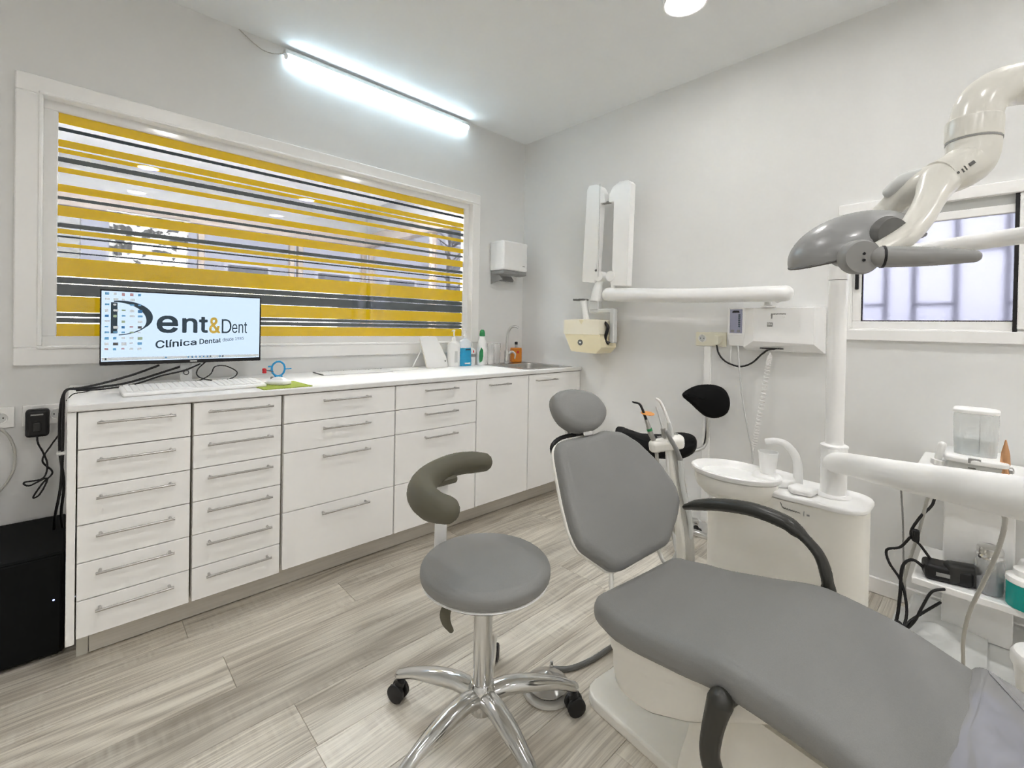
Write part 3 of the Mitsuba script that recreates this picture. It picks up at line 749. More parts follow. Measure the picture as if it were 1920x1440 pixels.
b1 = bottle('pump_bottle', 'plain white pump bottle beside the tilted table mirror', 'bottle', (1.93, 2.63, WZ), [(0, 0), (0.047, 0), (0.050, 0.006), (0.050, 0.145), (0.044, 0.165), (0.016, 0.178), (0.016, 0.186), (0, 0.187)], 'm_white', sx=1.0, sy=0.7)
pump(b1, (1.93, 2.63, WZ), 0.186, 'm_white', 0.062)
part(b1, 'print', box(1.915, 1.938, 2.5935, 2.596, WZ + 0.03, WZ + 0.11, 0), 'm_lightgrey', smooth=False)
b2 = bottle('gel_bottle', 'pump bottle with bright blue gel, second from the tilted mirror', 'bottle', (2.035, 2.64, WZ), [(0, 0), (0.054, 0), (0.057, 0.005), (0.052, 0.128), (0.0, 0.128)], 'm_bluegel', sx=1.0, sy=0.62)
part(b2, 'shoulder', place(lathe([(0, 0.1285), (0.052, 0.1285), (0.049, 0.165), (0.034, 0.186), (0.015, 0.194), (0.015, 0.20), (0, 0.20)], 32, sx=1.0, sy=0.62), (2.035, 2.64, WZ)), 'm_icon_white')
pump(b2, (2.035, 2.64, WZ), 0.20, 'm_white', 0.055)
part(b2, 'print', cat([box(2.02, 2.062, 2.6050, 2.6075, WZ + 0.113, WZ + 0.122, 0)]), 'm_navy', smooth=False)
part(b2, 'print', cat([box(2.01, 2.060, 2.6030, 2.6055, WZ + 0.014, WZ + 0.024, 0)]), 'm_icon_white', smooth=False)
b3 = bottle('spray_bottle', 'small white bottle with a grey band between the blue gel and the green cap', 'bottle', (2.118, 2.675, WZ), [(0, 0), (0.034, 0), (0.036, 0.004), (0.036, 0.105), (0.028, 0.120), (0.012, 0.126), (0.012, 0.135), (0, 0.136)], 'm_white')
part(b3, 'band', place(lathe([(0.0365, 0.06), (0.037, 0.06), (0.037, 0.082), (0.0365, 0.082)], 32, ring=True), (2.118, 2.675, WZ)), 'm_midgrey')
part(b3, 'print', box(2.112, 2.121, 2.6365, 2.6390, WZ + 0.092, WZ + 0.108, 0), 'm_red', smooth=False)
part(b3, 'nozzle', cat([place(lathe([(0, 0.135), (0.012, 0.135), (0.013, 0.15), (0, 0.152)], 16), (2.118, 2.675, WZ)), box(2.10, 2.13, 2.668, 2.682, WZ + 0.15, WZ + 0.166, 0.003)]), 'm_lightgrey')
b4 = bottle('soap_bottle', 'tall white bottle with a dark green cap and green label', 'bottle', (2.193, 2.635, WZ), [(0, 0), (0.041, 0), (0.044, 0.006), (0.044, 0.120), (0.040, 0.150), (0.026, 0.195), (0.020, 0.212), (0, 0.213)], 'm_white', sy=0.75)
part(b4, 'cap', place(lathe([(0, 0.2125), (0.0205, 0.2125), (0.0205, 0.235), (0.016, 0.253), (0.008, 0.262), (0, 0.263)], 24), (2.193, 2.635, WZ)), 'm_green')
lab = [(-0.024, 0.02), (-0.006, 0.03), (0.002, 0.065), (0.0, 0.11), (-0.014, 0.13), (-0.027, 0.10), (-0.03, 0.05)]
part(b4, 'leaf_print', prism(lab, (2.178, 2.6045, WZ), (0.94, -0.34, 0), (0, 0, 1), 0.003), 'm_green', smooth=False)
gl = thing('drinking_glass', 'clear glass with white content standing between the green capped bottle and the tap', 'glass')
part(gl, 'wall', place(loft([np.column_stack([r * np.cos(np.arange(32) * math.pi / 16), r * np.sin(np.arange(32) * math.pi / 16), np.full(32, z)]) for r, z in ((0.030, 0.001), (0.036, 0.155))], cap=False), (2.285, 2.655, WZ)), 'm_clear', smooth=True)
part(gl, 'content', place(lathe([(0, 0.001), (0.0290, 0.001), (0.0315, 0.075), (0, 0.075)], 32), (2.285, 2.655, WZ)), 'm_paper')
g2 = thing('drinking_glass', 'empty clear glass beside the tap', 'glass')
part(g2, 'wall', place(loft([np.column_stack([r * np.cos(np.arange(32) * math.pi / 16), r * np.sin(np.arange(32) * math.pi / 16), np.full(32, z)]) for r, z in ((0.0005, 0.003), (0.029, 0.003), (0.0335, 0.155))], cap=False), (2.360, 2.66, WZ + 0.0005)), 'm_clear', smooth=True)
fa = thing('faucet', 'chrome tap with a tall curved neck behind the sink', 'faucet')
fx, fy = 2.428, 2.615
part(fa, 'base', place(lathe([(0, 0), (0.024, 0), (0.024, 0.006), (0.019, 0.012), (0.019, 0.085), (0.016, 0.098), (0, 0.100)], 24), (fx, fy, WZ + 0.0035)), 'm_chrome')
part(fa, 'neck', tube([(fx, fy, WZ + 0.09), (fx, fy, WZ + 0.16), (fx + 0.004, fy - 0.004, WZ + 0.23), (fx + 0.018, fy - 0.02, WZ + 0.278), (fx + 0.042, fy - 0.045, WZ + 0.290), (fx + 0.062, fy - 0.066, WZ + 0.278)], [0.010, 0.0095, 0.009, 0.009, 0.009, 0.011], 14), 'm_chrome', smooth=60)
part(fa, 'lever', tube([(fx + 0.008, fy - 0.010, WZ + 0.080), (fx + 0.030, fy - 0.03, WZ + 0.092), (fx + 0.046, fy - 0.045, WZ + 0.075), (fx + 0.040, fy - 0.05, WZ + 0.042)], [0.013, 0.010, 0.007, 0.005], 12, roundend=True), 'm_chrome', smooth=60)
b5 = thing('soap_dispenser', 'square amber soap bottle with a black topped neck beside the sink', 'bottle')
part(b5, 'body', place(rbox(-0.043, 0.043, -0.026, 0.026, 0, 0.116, 0.010), (2.566, 2.655, WZ + 0.0035), rot=rotz(-12)), 'm_amber')
part(b5, 'print', place(lathe([(0, 0), (0.011, 0), (0.011, 0.001), (0, 0.001)], 20), (2.5605, 2.628, WZ + 0.085), (-0.2, -0.98, 0)), 'm_red')
part(b5, 'collar', place(lathe([(0, 0.116), (0.011, 0.116), (0.011, 0.142), (0, 0.142)], 20), (2.566, 2.655, WZ + 0.0035)), 'm_nickel')
part(b5, 'cap', place(lathe([(0, 0.142), (0.012, 0.142), (0.013, 0.156), (0.010, 0.163), (0, 0.164)], 20), (2.566, 2.655, WZ + 0.0035)), 'm_black')

# ================================================================== ON AND BY THE LEFT WALL
td = thing('towel_dispenser', 'white paper towel dispenser on the wall over the sink', 'dispenser')
part(td, 'bracket', cat([box(2.362, 2.59, YL - 0.022, YL - 0.0005, 1.575, 1.72, 0.003), prism([(YL - 0.13, 1.575), (YL - 0.001, 1.545), (YL - 0.001, 1.70), (YL - 0.03, 1.70)], (2.362, 0, 0), (0, 1, 0), (0, 0, 1), 0.008)]), 'm_midgrey', smooth=False)
part(td, 'hood', cat([rbox(2.345, 2.605, YL - 0.165, YL - 0.003, 1.645, 1.872, 0.014)]), 'm_white', smooth=35)
part(td, 'lip', rbox(2.347, 2.603, YL - 0.163, YL - 0.02, 1.612, 1.644, 0.014), 'm_midgrey', smooth=35)
part(td, 'paper_tongue', prism([(2.50, 1.615), (2.585, 1.615), (2.535, 1.575)], (0, YL - 0.085, 0), (1, 0, 0), (0, 0, 1), 0.002), 'm_paper', smooth=False)
part(td, 'maker_mark', box(2.545, 2.575, YL - 0.1665, YL - 0.164, 1.685, 1.690, 0), 'm_midgrey', smooth=False)


def socket(t, c, ux, nrm):
    """A round earthed socket: c its centre on the plate, ux along the wall, nrm out of the wall."""
    up = np.array([0, 0, 1.0])
    M = np.stack([np.asarray(ux, float), up, np.cross(ux, up)], 1)
    s = 1.0 if np.dot(np.cross(ux, up), nrm) > 0 else -1.0

    def put(m):
        v = m.vertices * [1, 1, s]
        return trimesh.Trimesh(v @ M.T + c, m.faces if s > 0 else m.faces[:, ::-1], process=False)
    part(t, 'socket_ring', put(lathe([(0.0195, -0.001), (0.0235, -0.001), (0.0225, 0.003), (0.0195, 0.002)], 28, ring=True)), 'm_trim')
    part(t, 'socket_well', put(lathe([(0, -0.004), (0.0195, -0.004), (0.0195, 0.0004), (0, 0.0004)], 28)), 'm_lightgrey')
    for dx in (-0.0095, 0.0095):
        part(t, 'pin_hole', put(place(lathe([(0, 0.0004), (0.0026, 0.0004), (0.0026, 0.0012), (0, 0.0012)], 10), (dx, 0, 0))), 'm_black')
    for sy in (-1, 1):
        part(t, 'earth_clip', put(box(-0.002, 0.002, sy * 0.0185 - 0.003, sy * 0.0185 + 0.003, 0.0003, 0.003, 0)), 'm_nickel', smooth=False)


o1 = thing('wall_outlet', 'white single wall socket at the left edge beside the black charger', 'socket')
part(o1, 'plate', rbox(-0.262, -0.181, YL - 0.011, YL - 0.0005, 0.765, 0.848, 0.003), 'm_trim')
socket(o1, np.array([-0.222, YL - 0.0112, 0.806]), (1, 0, 0), (0, -1, 0))
o2 = thing('wall_outlet', 'white double wall socket behind the black charger', 'socket')
part(o2, 'plate', rbox(-0.160, -0.022, YL - 0.011, YL - 0.0005, 0.765, 0.848, 0.003), 'm_trim')
socket(o2, np.array([-0.058, YL - 0.0112, 0.806]), (1, 0, 0), (0, -1, 0))
ch = thing('charger', 'square black plug charger hanging in the wall socket left of the cabinets', 'charger')
part(ch, 'body', rbox(-0.150, -0.080, YL - 0.060, YL - 0.0115, 0.722, 0.836, 0.014), 'm_black')
part(ch, 'print', box(-0.134, -0.098, YL - 0.0610, YL - 0.0595, 0.812, 0.818, 0), 'm_midgrey', smooth=False)
part(ch, 'plug', rbox(-0.128, -0.104, YL - 0.070, YL - 0.050, 0.745, 0.785, 0.006), 'm_rubber')
cz = YL - 0.055
part(ch, 'cable', tube([(-0.116, cz, 0.75), (-0.113, cz, 0.70), (-0.098, cz + 0.01, 0.655), (-0.085, cz + 0.01, 0.60), (-0.098, cz, 0.55), (-0.150, cz, 0.545), (-0.135, cz - 0.008, 0.53), (-0.085, cz, 0.548), (-0.105, cz - 0.01, 0.49), (-0.125, cz, 0.478), (-0.098, cz, 0.53),
                        (-0.070, cz + 0.02, 0.565), (-0.100, cz + 0.015, 0.62), (-0.075, cz + 0.01, 0.68), (-0.045, cz, 0.735), (-0.038, cz - 0.03, 0.76)], 0.0032, 8, 6), 'm_black', smooth=60)
cb1 = thing('cable_bundle', 'two black cables running from the monitor over the worktop end to the floor box', 'cable')
for k, (dx, dy) in enumerate(((0, 0), (0.008, 0.02))):
    part(cb1, 'cable', tube([(0.255 + 0.10 * k, 2.44, 1.02), (0.17, 2.44 + dy, 0.985 - 0.03 * k), (0.075, 2.42 + dy, 0.958 - 0.016 * k), (0.012, 2.41 + dy, 0.945 - 0.006 * k), (-0.030 + dx * 0.3, 2.40 + dy, 0.938), (-0.035 - abs(dx), 2.40 + dy, 0.87),
                             (-0.036 - abs(dx), 2.40 + dy, 0.72), (-0.040 + dx, 2.42 + dy, 0.58), (-0.055 + dx * 2, 2.46 + dy, 0.46), (-0.06 + dx * 3, 2.54, 0.38)], 0.0046, 8, 6), 'm_black', smooth=60)
part(cb1, 'tie', box(-0.052, -0.026, 2.385, 2.425, 0.70, 0.712, 0.003), 'm_white', smooth=False)
cb2 = thing('monitor_cable', 'thin black cable looping on the worktop under the monitor', 'cable')
part(cb2, 'cable', tube([(0.42, 2.43, 1.03), (0.385, 2.41, 0.995), (0.39, 2.40, 0.965), (0.45, 2.405, 0.945), (0.52, 2.42, 0.950), (0.545, 2.44, 0.975), (0.50, 2.44, 1.005), (0.455, 2.43, 1.005), (0.43, 2.41, 0.97), (0.36, 2.385, 0.942), (0.25, 2.39, 0.930), (0.17, 2.42, 0.929)], 0.0026, 8, 8), 'm_black', smooth=60)
cb3 = thing('signal_cable', 'second thin black cable running under the monitor to the worktop end', 'cable')
part(cb3, 'cable', tube([(0.40, 2.44, 1.02), (0.34, 2.42, 0.995), (0.26, 2.43, 0.975), (0.18, 2.45, 0.945), (0.10, 2.46, 0.932), (0.04, 2.45, 0.931), (0.0, 2.43, 0.934)], 0.0036, 8, 8), 'm_black', smooth=60)
bo = thing('floor_box', 'matt black equipment box on the floor left of the cabinets with a blue light', 'box')
part(bo, 'body', box(-0.75, -0.027, 2.29, YL - 0.012, 0.012, 0.375, 0.006), 'm_black_matt', smooth=False)
part(bo, 'front_panel', box(-0.742, -0.035, 2.283, 2.29, 0.022, 0.366, 0.003), 'm_black_matt', smooth=False)
part(bo, 'foot', cat([box(x, x + 0.05, y, y + 0.05, 0.0, 0.012, 0.002) for x in (-0.74, -0.09) for y in (2.31, 2.66)]), 'm_rubber', smooth=False)
part(bo, 'power_light', place(lathe([(0, 0), (0.0035, 0), (0.0030, 0.0012), (0, 0.0014)], 12), (-0.053, 2.2828, 0.211), (0, -1, 0)), 'm_blue', smooth=True, emit=(1.2, 1.4, 4.5))
solo('white_hose', tube([(-0.30, 2.68, 0.42), (-0.20, 2.70, 0.55), (-0.178, 2.72, 0.64), (-0.20, 2.725, 0.74), (-0.27, 2.73, 0.80)], 0.005, 8, 8), 'm_hose', 'thin pale hose curving down the wall at the left edge', 'hose', smooth=60)

# ================================================================== DENTAL CHAIR (local frame: w across, s towards the foot, z up)
CO = np.array([1.28, 0.75, 0.0])
_a = math.radians(6)
CW, CS = np.array([math.cos(_a), -math.sin(_a), 0]), np.array([-math.sin(_a), -math.cos(_a), 0])


def chair(v):
    v = np.atleast_2d(v)
    return CO + v[:, :1] * CW + v[:, 1:2] * CS + v[:, 2:3] * [0, 0, 1]


def cpts(p):
    return chair(np.array(p, float))


dc = thing('dental_chair', 'reclined dental chair in grey vinyl on a cream shell and floor plate', 'dental chair')
SZ = ([-0.10, 0.0, 0.12, 0.28, 0.43, 0.56, 0.70, 0.95, 1.2], [0.455, 0.455, 0.462, 0.492, 0.522, 0.515, 0.482, 0.415, 0.36])
from scipy.interpolate import PchipInterpolator
seat_z = PchipInterpolator(*SZ)
so = outline([(-0.205, -0.02), (0.205, -0.02), (0.245, 0.09), (0.275, 0.42), (0.255, 0.70), (0.225, 1.05), (0.19, 1.13), (-0.19, 1.13), (-0.225, 1.05), (-0.25, 0.70), (-0.262, 0.42), (-0.240, 0.09)], 0.055, 160)


def seat_map(v):
    s, w = v[:, 1], v[:, 0]
    z = seat_z(s) - 0.078 + v[:, 2] - 0.010 * np.cos(np.clip(w / 0.26, -1, 1) * np.pi / 2) * np.exp(-((s - 0.15) / 0.16) ** 2)
    return chair(np.column_stack([w, s, z]))


part(dc, 'seat', warp(pad(so, 0.074, 0.040, 0.012, fill=14), seat_map), 'm_vinyl', smooth=50)
# clear protective sheet over the leg rest
co = outline([(-0.268, 0.70), (0.272, 0.70), (0.242, 1.06), (0.20, 1.15), (-0.20, 1.15), (-0.245, 1.06)], 0.03, 120)
cm = pad(co, 0.086, 0.046, 0.012, fill=10)
part(dc, 'protective_cover', warp(cm, lambda v: seat_map(v * [1, 1, 1] + [0, 0, -0.003 + 0]) + np.column_stack([np.zeros(len(v)), np.zeros(len(v)), 0.006 * vnoise(v * [14.0, 22.0, 0.0]) + 0.0045])), rough('m_sheet', (0.22, 0.22, 0.225), 0.10, 0.7, clearcoat=1.0, clearcoat_gloss=0.97), smooth=60, label='glossy protective sheet over the foot end')
# cream shell under the seat
sh_o = outline([(-0.195, 0.02), (0.195, 0.02), (0.222, 0.14), (0.230, 0.40), (0.19, 0.575), (-0.19, 0.575), (-0.225, 0.40), (-0.217, 0.14)], 0.07, 120)
cc = sh_o.mean(0)


def shell_ring(sc, drop, t):
    p = cc + (sh_o - cc) * sc
    w, s = p[:, 0], p[:, 1]
    top = seat_z(s) - 0.070
    depth = np.interp(s, [0.0, 0.06, 0.10, 0.19, 0.29, 0.40, 0.47, 0.55], [0.135, 0.160, 0.170, 0.166, 0.138, 0.088, 0.048, 0.012])
    return chair(np.column_stack([w, s, top - t * depth - drop]))


part(dc, 'shell', loft([shell_ring(1.0, 0, 0), shell_ring(1.01, 0, 0.2), shell_ring(0.995, 0, 0.36), shell_ring(0.975, 0.0, 0.40), shell_ring(0.965, 0.0, 0.75), shell_ring(0.945, 0, 0.94), shell_ring(0.90, 0, 1.0), shell_ring(0.5, 0, 1.02), shell_ring(0.04, 0, 1.02)][::-1]), 'm_cream', smooth=35)
co_o = outline([(-0.10, 0.20), (0.13, 0.20), (0.15, 0.62), (0.10, 0.80), (-0.08, 0.80), (-0.12, 0.60)], 0.05, 80)
ccc = co_o.mean(0)
part(dc, 'column', loft([chair(np.column_stack([ccc + (co_o - ccc) * s, np.full(80, z)])) for s, z in ((1.05, 0.040), (1.03, 0.07), (0.97, 0.14), (0.92, 0.24), (0.86, 0.31))]), 'm_cream', smooth=40)
bo_o = outline([(-0.095, -0.155), (0.34, -0.155), (0.34, 0.95), (-0.095, 0.95)], 0.07, 96)
part(dc, 'floor_plate', warp(pad(bo_o, 0.036, 0.010), chair), 'm_cream', smooth=35)
# back rest: plane through the hinge, leaning away from the seat
_lean = math.radians(33.5)
BH = np.array([0.0, 0.005, 0.515])                  # hinge line in the chair frame (front surface)
BT = np.array([0.0, -math.sin(_lean), math.cos(_lean)])
BN = np.array([0.0, math.cos(_lean), math.sin(_lean)])


def back_map(v):
    q = BH + v[:, :1] * [1, 0, 0] + v[:, 1:2] * BT + (v[:, 2:3] - 0.055) * BN
    q = q + (-0.055 * (v[:, :1] / 0.3) ** 2 * -1.0) * BN * 0.35
    return chair(q)


bk = outline([(-0.085, -0.024), (0.150, -0.012), (0.245, 0.052), (0.290, 0.095), (0.303, 0.150), (0.280, 0.240), (0.222, 0.335), (0.165, 0.385), (0.085, 0.404), (0.0, 0.392), (-0.085, 0.396), (-0.142, 0.392), (-0.170, 0.362), (-0.190, 0.290), (-0.212, 0.200), (-0.224, 0.125), (-0.218, 0.070), (-0.125, -0.016)], 0.022, 170)
for _ in range(3):
    bk = 0.5 * bk + 0.25 * (np.roll(bk, 1, 0) + np.roll(bk, -1, 0))
part(dc, 'backrest', warp(pad(bk, 0.055, 0.034, 0.010, fill=12), back_map), 'm_vinyl', smooth=50)
bs = np.array(bk.mean(0) + (bk - bk.mean(0)) * 1.002)
part(dc, 'back_shell', warp(pad(bs, 0.016, 0.008), lambda v: back_map(v * [1, 1, -1] + [-0.0025, 0, 0.014])), 'm_cream', smooth=40)
for w0, w1 in ((-0.105, -0.125), (0.135, 0.19)):
    part(dc, 'hinge_bar', tube(cpts([(w1, 0.03, 0.40), (w0 * 1.12, -0.012, 0.43), (w0, -0.03, 0.475), (w0 * 0.9, -0.075, 0.55)]), 0.007, 10), 'm_cream', smooth=50)
hr = blob([(0.0, 0.408), (0.062, 0.416), (0.115, 0.450), (0.128, 0.492), (0.100, 0.540), (0.040, 0.564), (-0.035, 0.570), (-0.092, 0.553), (-0.114, 0.510), (-0.104, 0.455), (-0.060, 0.418)], 110)


def head_map(v):
    q = BH + v[:, :1] * [1, 0, 0] + v[:, 1:2] * BT + (v[:, 2:3] - 0.045) * BN
    return chair(q)


part(dc, 'headrest', warp(pad(hr, 0.06, 0.034, 0.008, fill=10), head_map), 'm_vinyl', smooth=50)
part(dc, 'headrest_bar', cat([warp(box(-0.018, 0.022, 0.33, 0.50, -0.062, -0.042, 0.004), head_map), warp(box(-0.020, 0.024, 0.392, 0.418, -0.05, 0.030, 0.003), head_map)]), 'm_chrome', smooth=False)
part(dc, 'push_handle', tube(cpts([BH + BT * 0.368 + np.array([-0.140, 0, 0]) - BN * 0.07, BH + BT * 0.392 + np.array([-0.138, 0, 0]) - BN * 0.062, BH + BT * 0.409 + np.array([-0.110, 0, 0]) - BN * 0.055, BH + BT * 0.416 + np.array([-0.06, 0, 0]) - BN * 0.055, BH + BT * 0.416 + np.array([0.06, 0, 0]) - BN * 0.06]), 0.0075, 10), 'm_black', smooth=60)
part(dc, 'armrest', tube(cpts([(0.300, -0.030, 0.580), (0.300, 0.020, 0.603), (0.300, 0.10, 0.628), (0.300, 0.20, 0.645), (0.300, 0.29, 0.640), (0.300, 0.325, 0.626), (0.300, 0.348, 0.612), (0.300, 0.385, 0.578), (0.298, 0.405, 0.530), (0.295, 0.412, 0.48), (0.27, 0.415, 0.43)]),
                               [0.014, 0.025, 0.027, 0.028, 0.028, 0.026, 0.0185, 0.0185, 0.0195, 0.020, 0.020], 16, 8, (0.74, (0, 0, 1.0)), roundend=True), 'm_armrest', smooth=60, label='raised black armrest')
part(dc, 'armrest', cat([tube(cpts([(-0.215, 0.412, 0.455), (-0.245, 0.406, 0.450), (-0.275, 0.400, 0.440)]), [0.023, 0.023, 0.022], 16, 4, roundend=True),
                         tube(cpts([(-0.272, 0.404, 0.446), (-0.279, 0.400, 0.420), (-0.284, 0.394, 0.38), (-0.288, 0.393, 0.335), (-0.283, 0.408, 0.29), (-0.275, 0.43, 0.25), (-0.262, 0.46, 0.215)]), [0.026, 0.023, 0.021, 0.020, 0.020, 0.020, 0.020], 16, 8, roundend=True)]), 'm_armrest', smooth=60, label='black armrest swung down beside the shell')

# ================================================================== OPERATOR STOOL
op = thing('operator_stool', 'grey round stool with a curved olive arm pad and chrome star base', 'stool')
OC = np.array([0.885, 1.035, 0])


def star_base(t, c, a0, hub_z, reach, mat, r0=0.024, r1=0.017, wheel=0.026, cast_mat='m_black'):
    part(t, 'hub', place(lathe([(0, hub_z - 0.055), (0.036, hub_z - 0.055), (0.044, hub_z - 0.02), (0.040, hub_z + 0.012), (0.030, hub_z + 0.028), (0, hub_z + 0.03)], 28), c), mat, smooth=45)
    for k in range(5):
        a = math.radians(a0 + 72 * k)
        d, n = np.array([math.cos(a), math.sin(a), 0]), np.array([-math.sin(a), math.cos(a), 0])
        P = lambda r, z: c + d * r + [0, 0, z]
        part(t, 'leg', tube([P(0.015, hub_z - 0.012), P(0.08, hub_z + 0.002), P(0.16, hub_z - 0.004), P(0.24, hub_z - 0.020), P(reach, hub_z - 0.040)], [r0 * 1.05, r0, r0 * 0.94, r1, r1 * 0.9], 16, 8, (0.85, (0, 0, 1)), roundend=True), mat, smooth=60)
        w = c + d * (reach - 0.006)
        cs = part(t, 'caster', cat([place(lathe([(0, -0.009), (wheel * 0.8, -0.009), (wheel, -0.005), (wheel, 0.005), (wheel * 0.8, 0.009), (0, 0.009)], 24), w + n * s + d * 0.012 + [0, 0, wheel], n) for s in (-0.014, 0.014)]), cast_mat, smooth=40)
        part(t, cs.split('__')[-1] + '__hood', tube([w + d * 0.012 + [0, 0, wheel - 0.002], w + d * 0.008 + [0, 0, wheel * 1.7], w + [0, 0, wheel * 2.3]], [0.013, 0.017, 0.013], 12, 4), cast_mat, smooth=50)


star_base(op, OC, 42.5, 0.125, 0.292, 'm_chrome', 0.028, 0.0195, 0.029)
part(op, 'gas_column', place(lathe([(0, 0.14), (0.0275, 0.14), (0.0275, 0.36), (0.0255, 0.365), (0.0255, 0.435), (0, 0.435)], 32), OC), 'm_chrome', smooth=40)
so2 = np.array([[0.193 * math.cos(t), 0.193 * math.sin(t)] for t in np.arange(96) * 2 * math.pi / 96])
part(op, 'seat', place(pad(so2, 0.050, 0.034, 0.010, fill=10), OC + [0.006, 0, 0.468]), 'm_vinyl', smooth=50)
part(op, 'seat_plate', place(lathe([(0, 0.432), (0.09, 0.436), (0.176, 0.456), (0.188, 0.465), (0.184, 0.4685), (0, 0.4685)], 64), OC + [0.006, 0, 0]), 'm_white', smooth=35)
part(op, 'arm_bracket', cat([tube([(0.872, 1.15, 0.425), (0.874, 1.222, 0.428), (0.878, 1.250, 0.455), (0.878, 1.252, 0.52), (0.878, 1.250, 0.66), (0.878, 1.245, 0.735)], 0.022, 14, 6, (0.32, (0.15, 1.0, 0.0)))]), 'm_white', smooth=40)
part(op, 'pad_mount', box(0.845, 0.925, 1.222, 1.262, 0.688, 0.712, 0.006), 'm_olive', smooth=False)
part(op, 'arm_pad', tube([(1.052, 1.246, 0.727), (1.015, 1.262, 0.730), (0.955, 1.277, 0.731), (0.875, 1.262, 0.728), (0.790, 1.212, 0.725), (0.728, 1.135, 0.722), (0.708, 1.055, 0.718), (0.722, 1.005, 0.716)],
                         [0.033, 0.037, 0.038, 0.039, 0.041, 0.043, 0.042, 0.037], 20, 8, (1.0, (0, 0, 1)), roundend=True), 'm_olive', smooth=60)
part(op, 'lever', tube([(0.82, 1.01, 0.432), (0.780, 1.045, 0.426), (0.764, 1.058, 0.400), (0.766, 1.058, 0.370), (0.778, 1.050, 0.344)], [0.008, 0.011, 0.0155, 0.0135, 0.008], 14, 6, (0.5, (0.7, 0.7, 0)), roundend=True), 'm_olive', smooth=60)

# ================================================================== SECOND STOOL (black)
as_ = thing('saddle_stool', 'black saddle stool with a chrome back bar standing by the wall behind the chair', 'stool')
AC = np.array([2.408, 1.21, 0])
star_base(as_, AC, -76, 0.115, 0.245, 'm_chrome', 0.02, 0.015, 0.024)
part(as_, 'gas_column', place(lathe([(0, 0.12), (0.026, 0.12), (0.026, 0.36), (0.018, 0.365), (0.018, 0.53), (0, 0.53)], 24), AC), 'm_chrome', smooth=40)
sa = blob([(-0.20, -0.11), (0.0, -0.135), (0.15, -0.11), (0.20, 0.0), (0.15, 0.12), (0.0, 0.135), (-0.20, 0.11), (-0.225, 0.0)], 90)
part(as_, 'seat', place(warp(pad(sa, 0.085, 0.05, 0.012), lambda v: v + np.column_stack([v[:, 0] * 0, v[:, 0] * 0, 0.5 * np.clip(np.abs(v[:, 0]) - 0.08, 0, 1) ** 1.2 + 0.05 * np.maximum(0, -v[:, 0])])), AC + [-0.065, 0.065, 0.525], rot=rotz(-45)), 'm_blackvinyl', smooth=50)
part(as_, 'back_bar', tube([AC + [0.0, 0.0, 0.535], (2.480, 1.165, 0.535), (2.530, 1.128, 0.545), (2.558, 1.108, 0.58), (2.562, 1.102, 0.66), (2.560, 1.104, 0.76)], 0.0115, 14, 8), 'm_chrome', smooth=60)
bp_ = blob([(-0.145, 0.025), (-0.105, 0.062), (-0.04, 0.086), (0.035, 0.088), (0.085, 0.062), (0.106, 0.0), (0.092, -0.062), (0.045, -0.092), (-0.01, -0.088), (-0.05, -0.060), (-0.095, -0.020)], 90)
_n = np.array([-0.80, -0.60, 0.12]); _n /= np.linalg.norm(_n)
_x = np.cross([0, 0, 1], _n); _x /= np.linalg.norm(_x)
BM = np.stack([_x, np.cross(_n, _x), _n], 1)
part(as_, 'back_pad', place(warp(pad(bp_, 0.05, 0.03, 0.008), lambda v: v + np.column_stack([v[:, 0] * 0, v[:, 0] * 0, 2.2 * v[:, 0] ** 2])), (2.560, 1.105, 0.818), rot=BM), 'm_blackvinyl', smooth=50)

# ================================================================== FOOT PEDAL
fp = thing('foot_pedal', 'round foot pedal with a brushed steel cone beside the stool base', 'foot pedal')
FPc = (1.145, 1.005, 0)
part(fp, 'base_ring', place(lathe([(0, 0.0), (0.080, 0.0), (0.084, 0.006), (0.080, 0.014), (0.068, 0.017), (0, 0.017)], 48), FPc), 'm_hose', smooth=35)
part(fp, 'disc', place(lathe([(0, 0.024), (0.066, 0.024), (0.070, 0.027), (0.070, 0.031), (0.064, 0.035), (0.02, 0.062), (0.006, 0.068), (0, 0.069)], 56), FPc), 'm_nickel', smooth=30)
part(fp, 'groove', place(lathe([(0, 0.0172), (0.061, 0.0172), (0.061, 0.0238), (0, 0.0238)], 48), FPc), 'm_darkgrey', smooth=35)
part(fp, 'valve', cat([place(lathe([(0, 0), (0.008, 0), (0.008, 0.02), (0.005, 0.024), (0.005, 0.034), (0, 0.035)], 14), (1.222, 1.055, 0.0)), rod((1.17, 1.03, 0.012), (1.222, 1.055, 0.012), 0.005, 8)]), 'm_nickel')
part(fp, 'hose', tube([(1.215, 1.052, 0.013), (1.27, 1.01, 0.010), (1.36, 0.985, 0.010), (1.46, 0.975, 0.011), (1.62, 0.95, 0.011), (1.80, 0.86, 0.012)], 0.009, 10, 6), 'm_darkgrey', smooth=60)

# ================================================================== X-RAY UNIT ON THE RIGHT WALL
xr = thing('xray_unit', 'white wall mounted x-ray unit with folded scissor arm and beige head', 'x-ray machine')


def yz(poly, x, d):
    """A polygon given as (y, z) at x, thickened by d towards the room."""
    return prism(poly, (x - abs(d), 0, 0), (0, 1, 0), (0, 0, 1), abs(d))


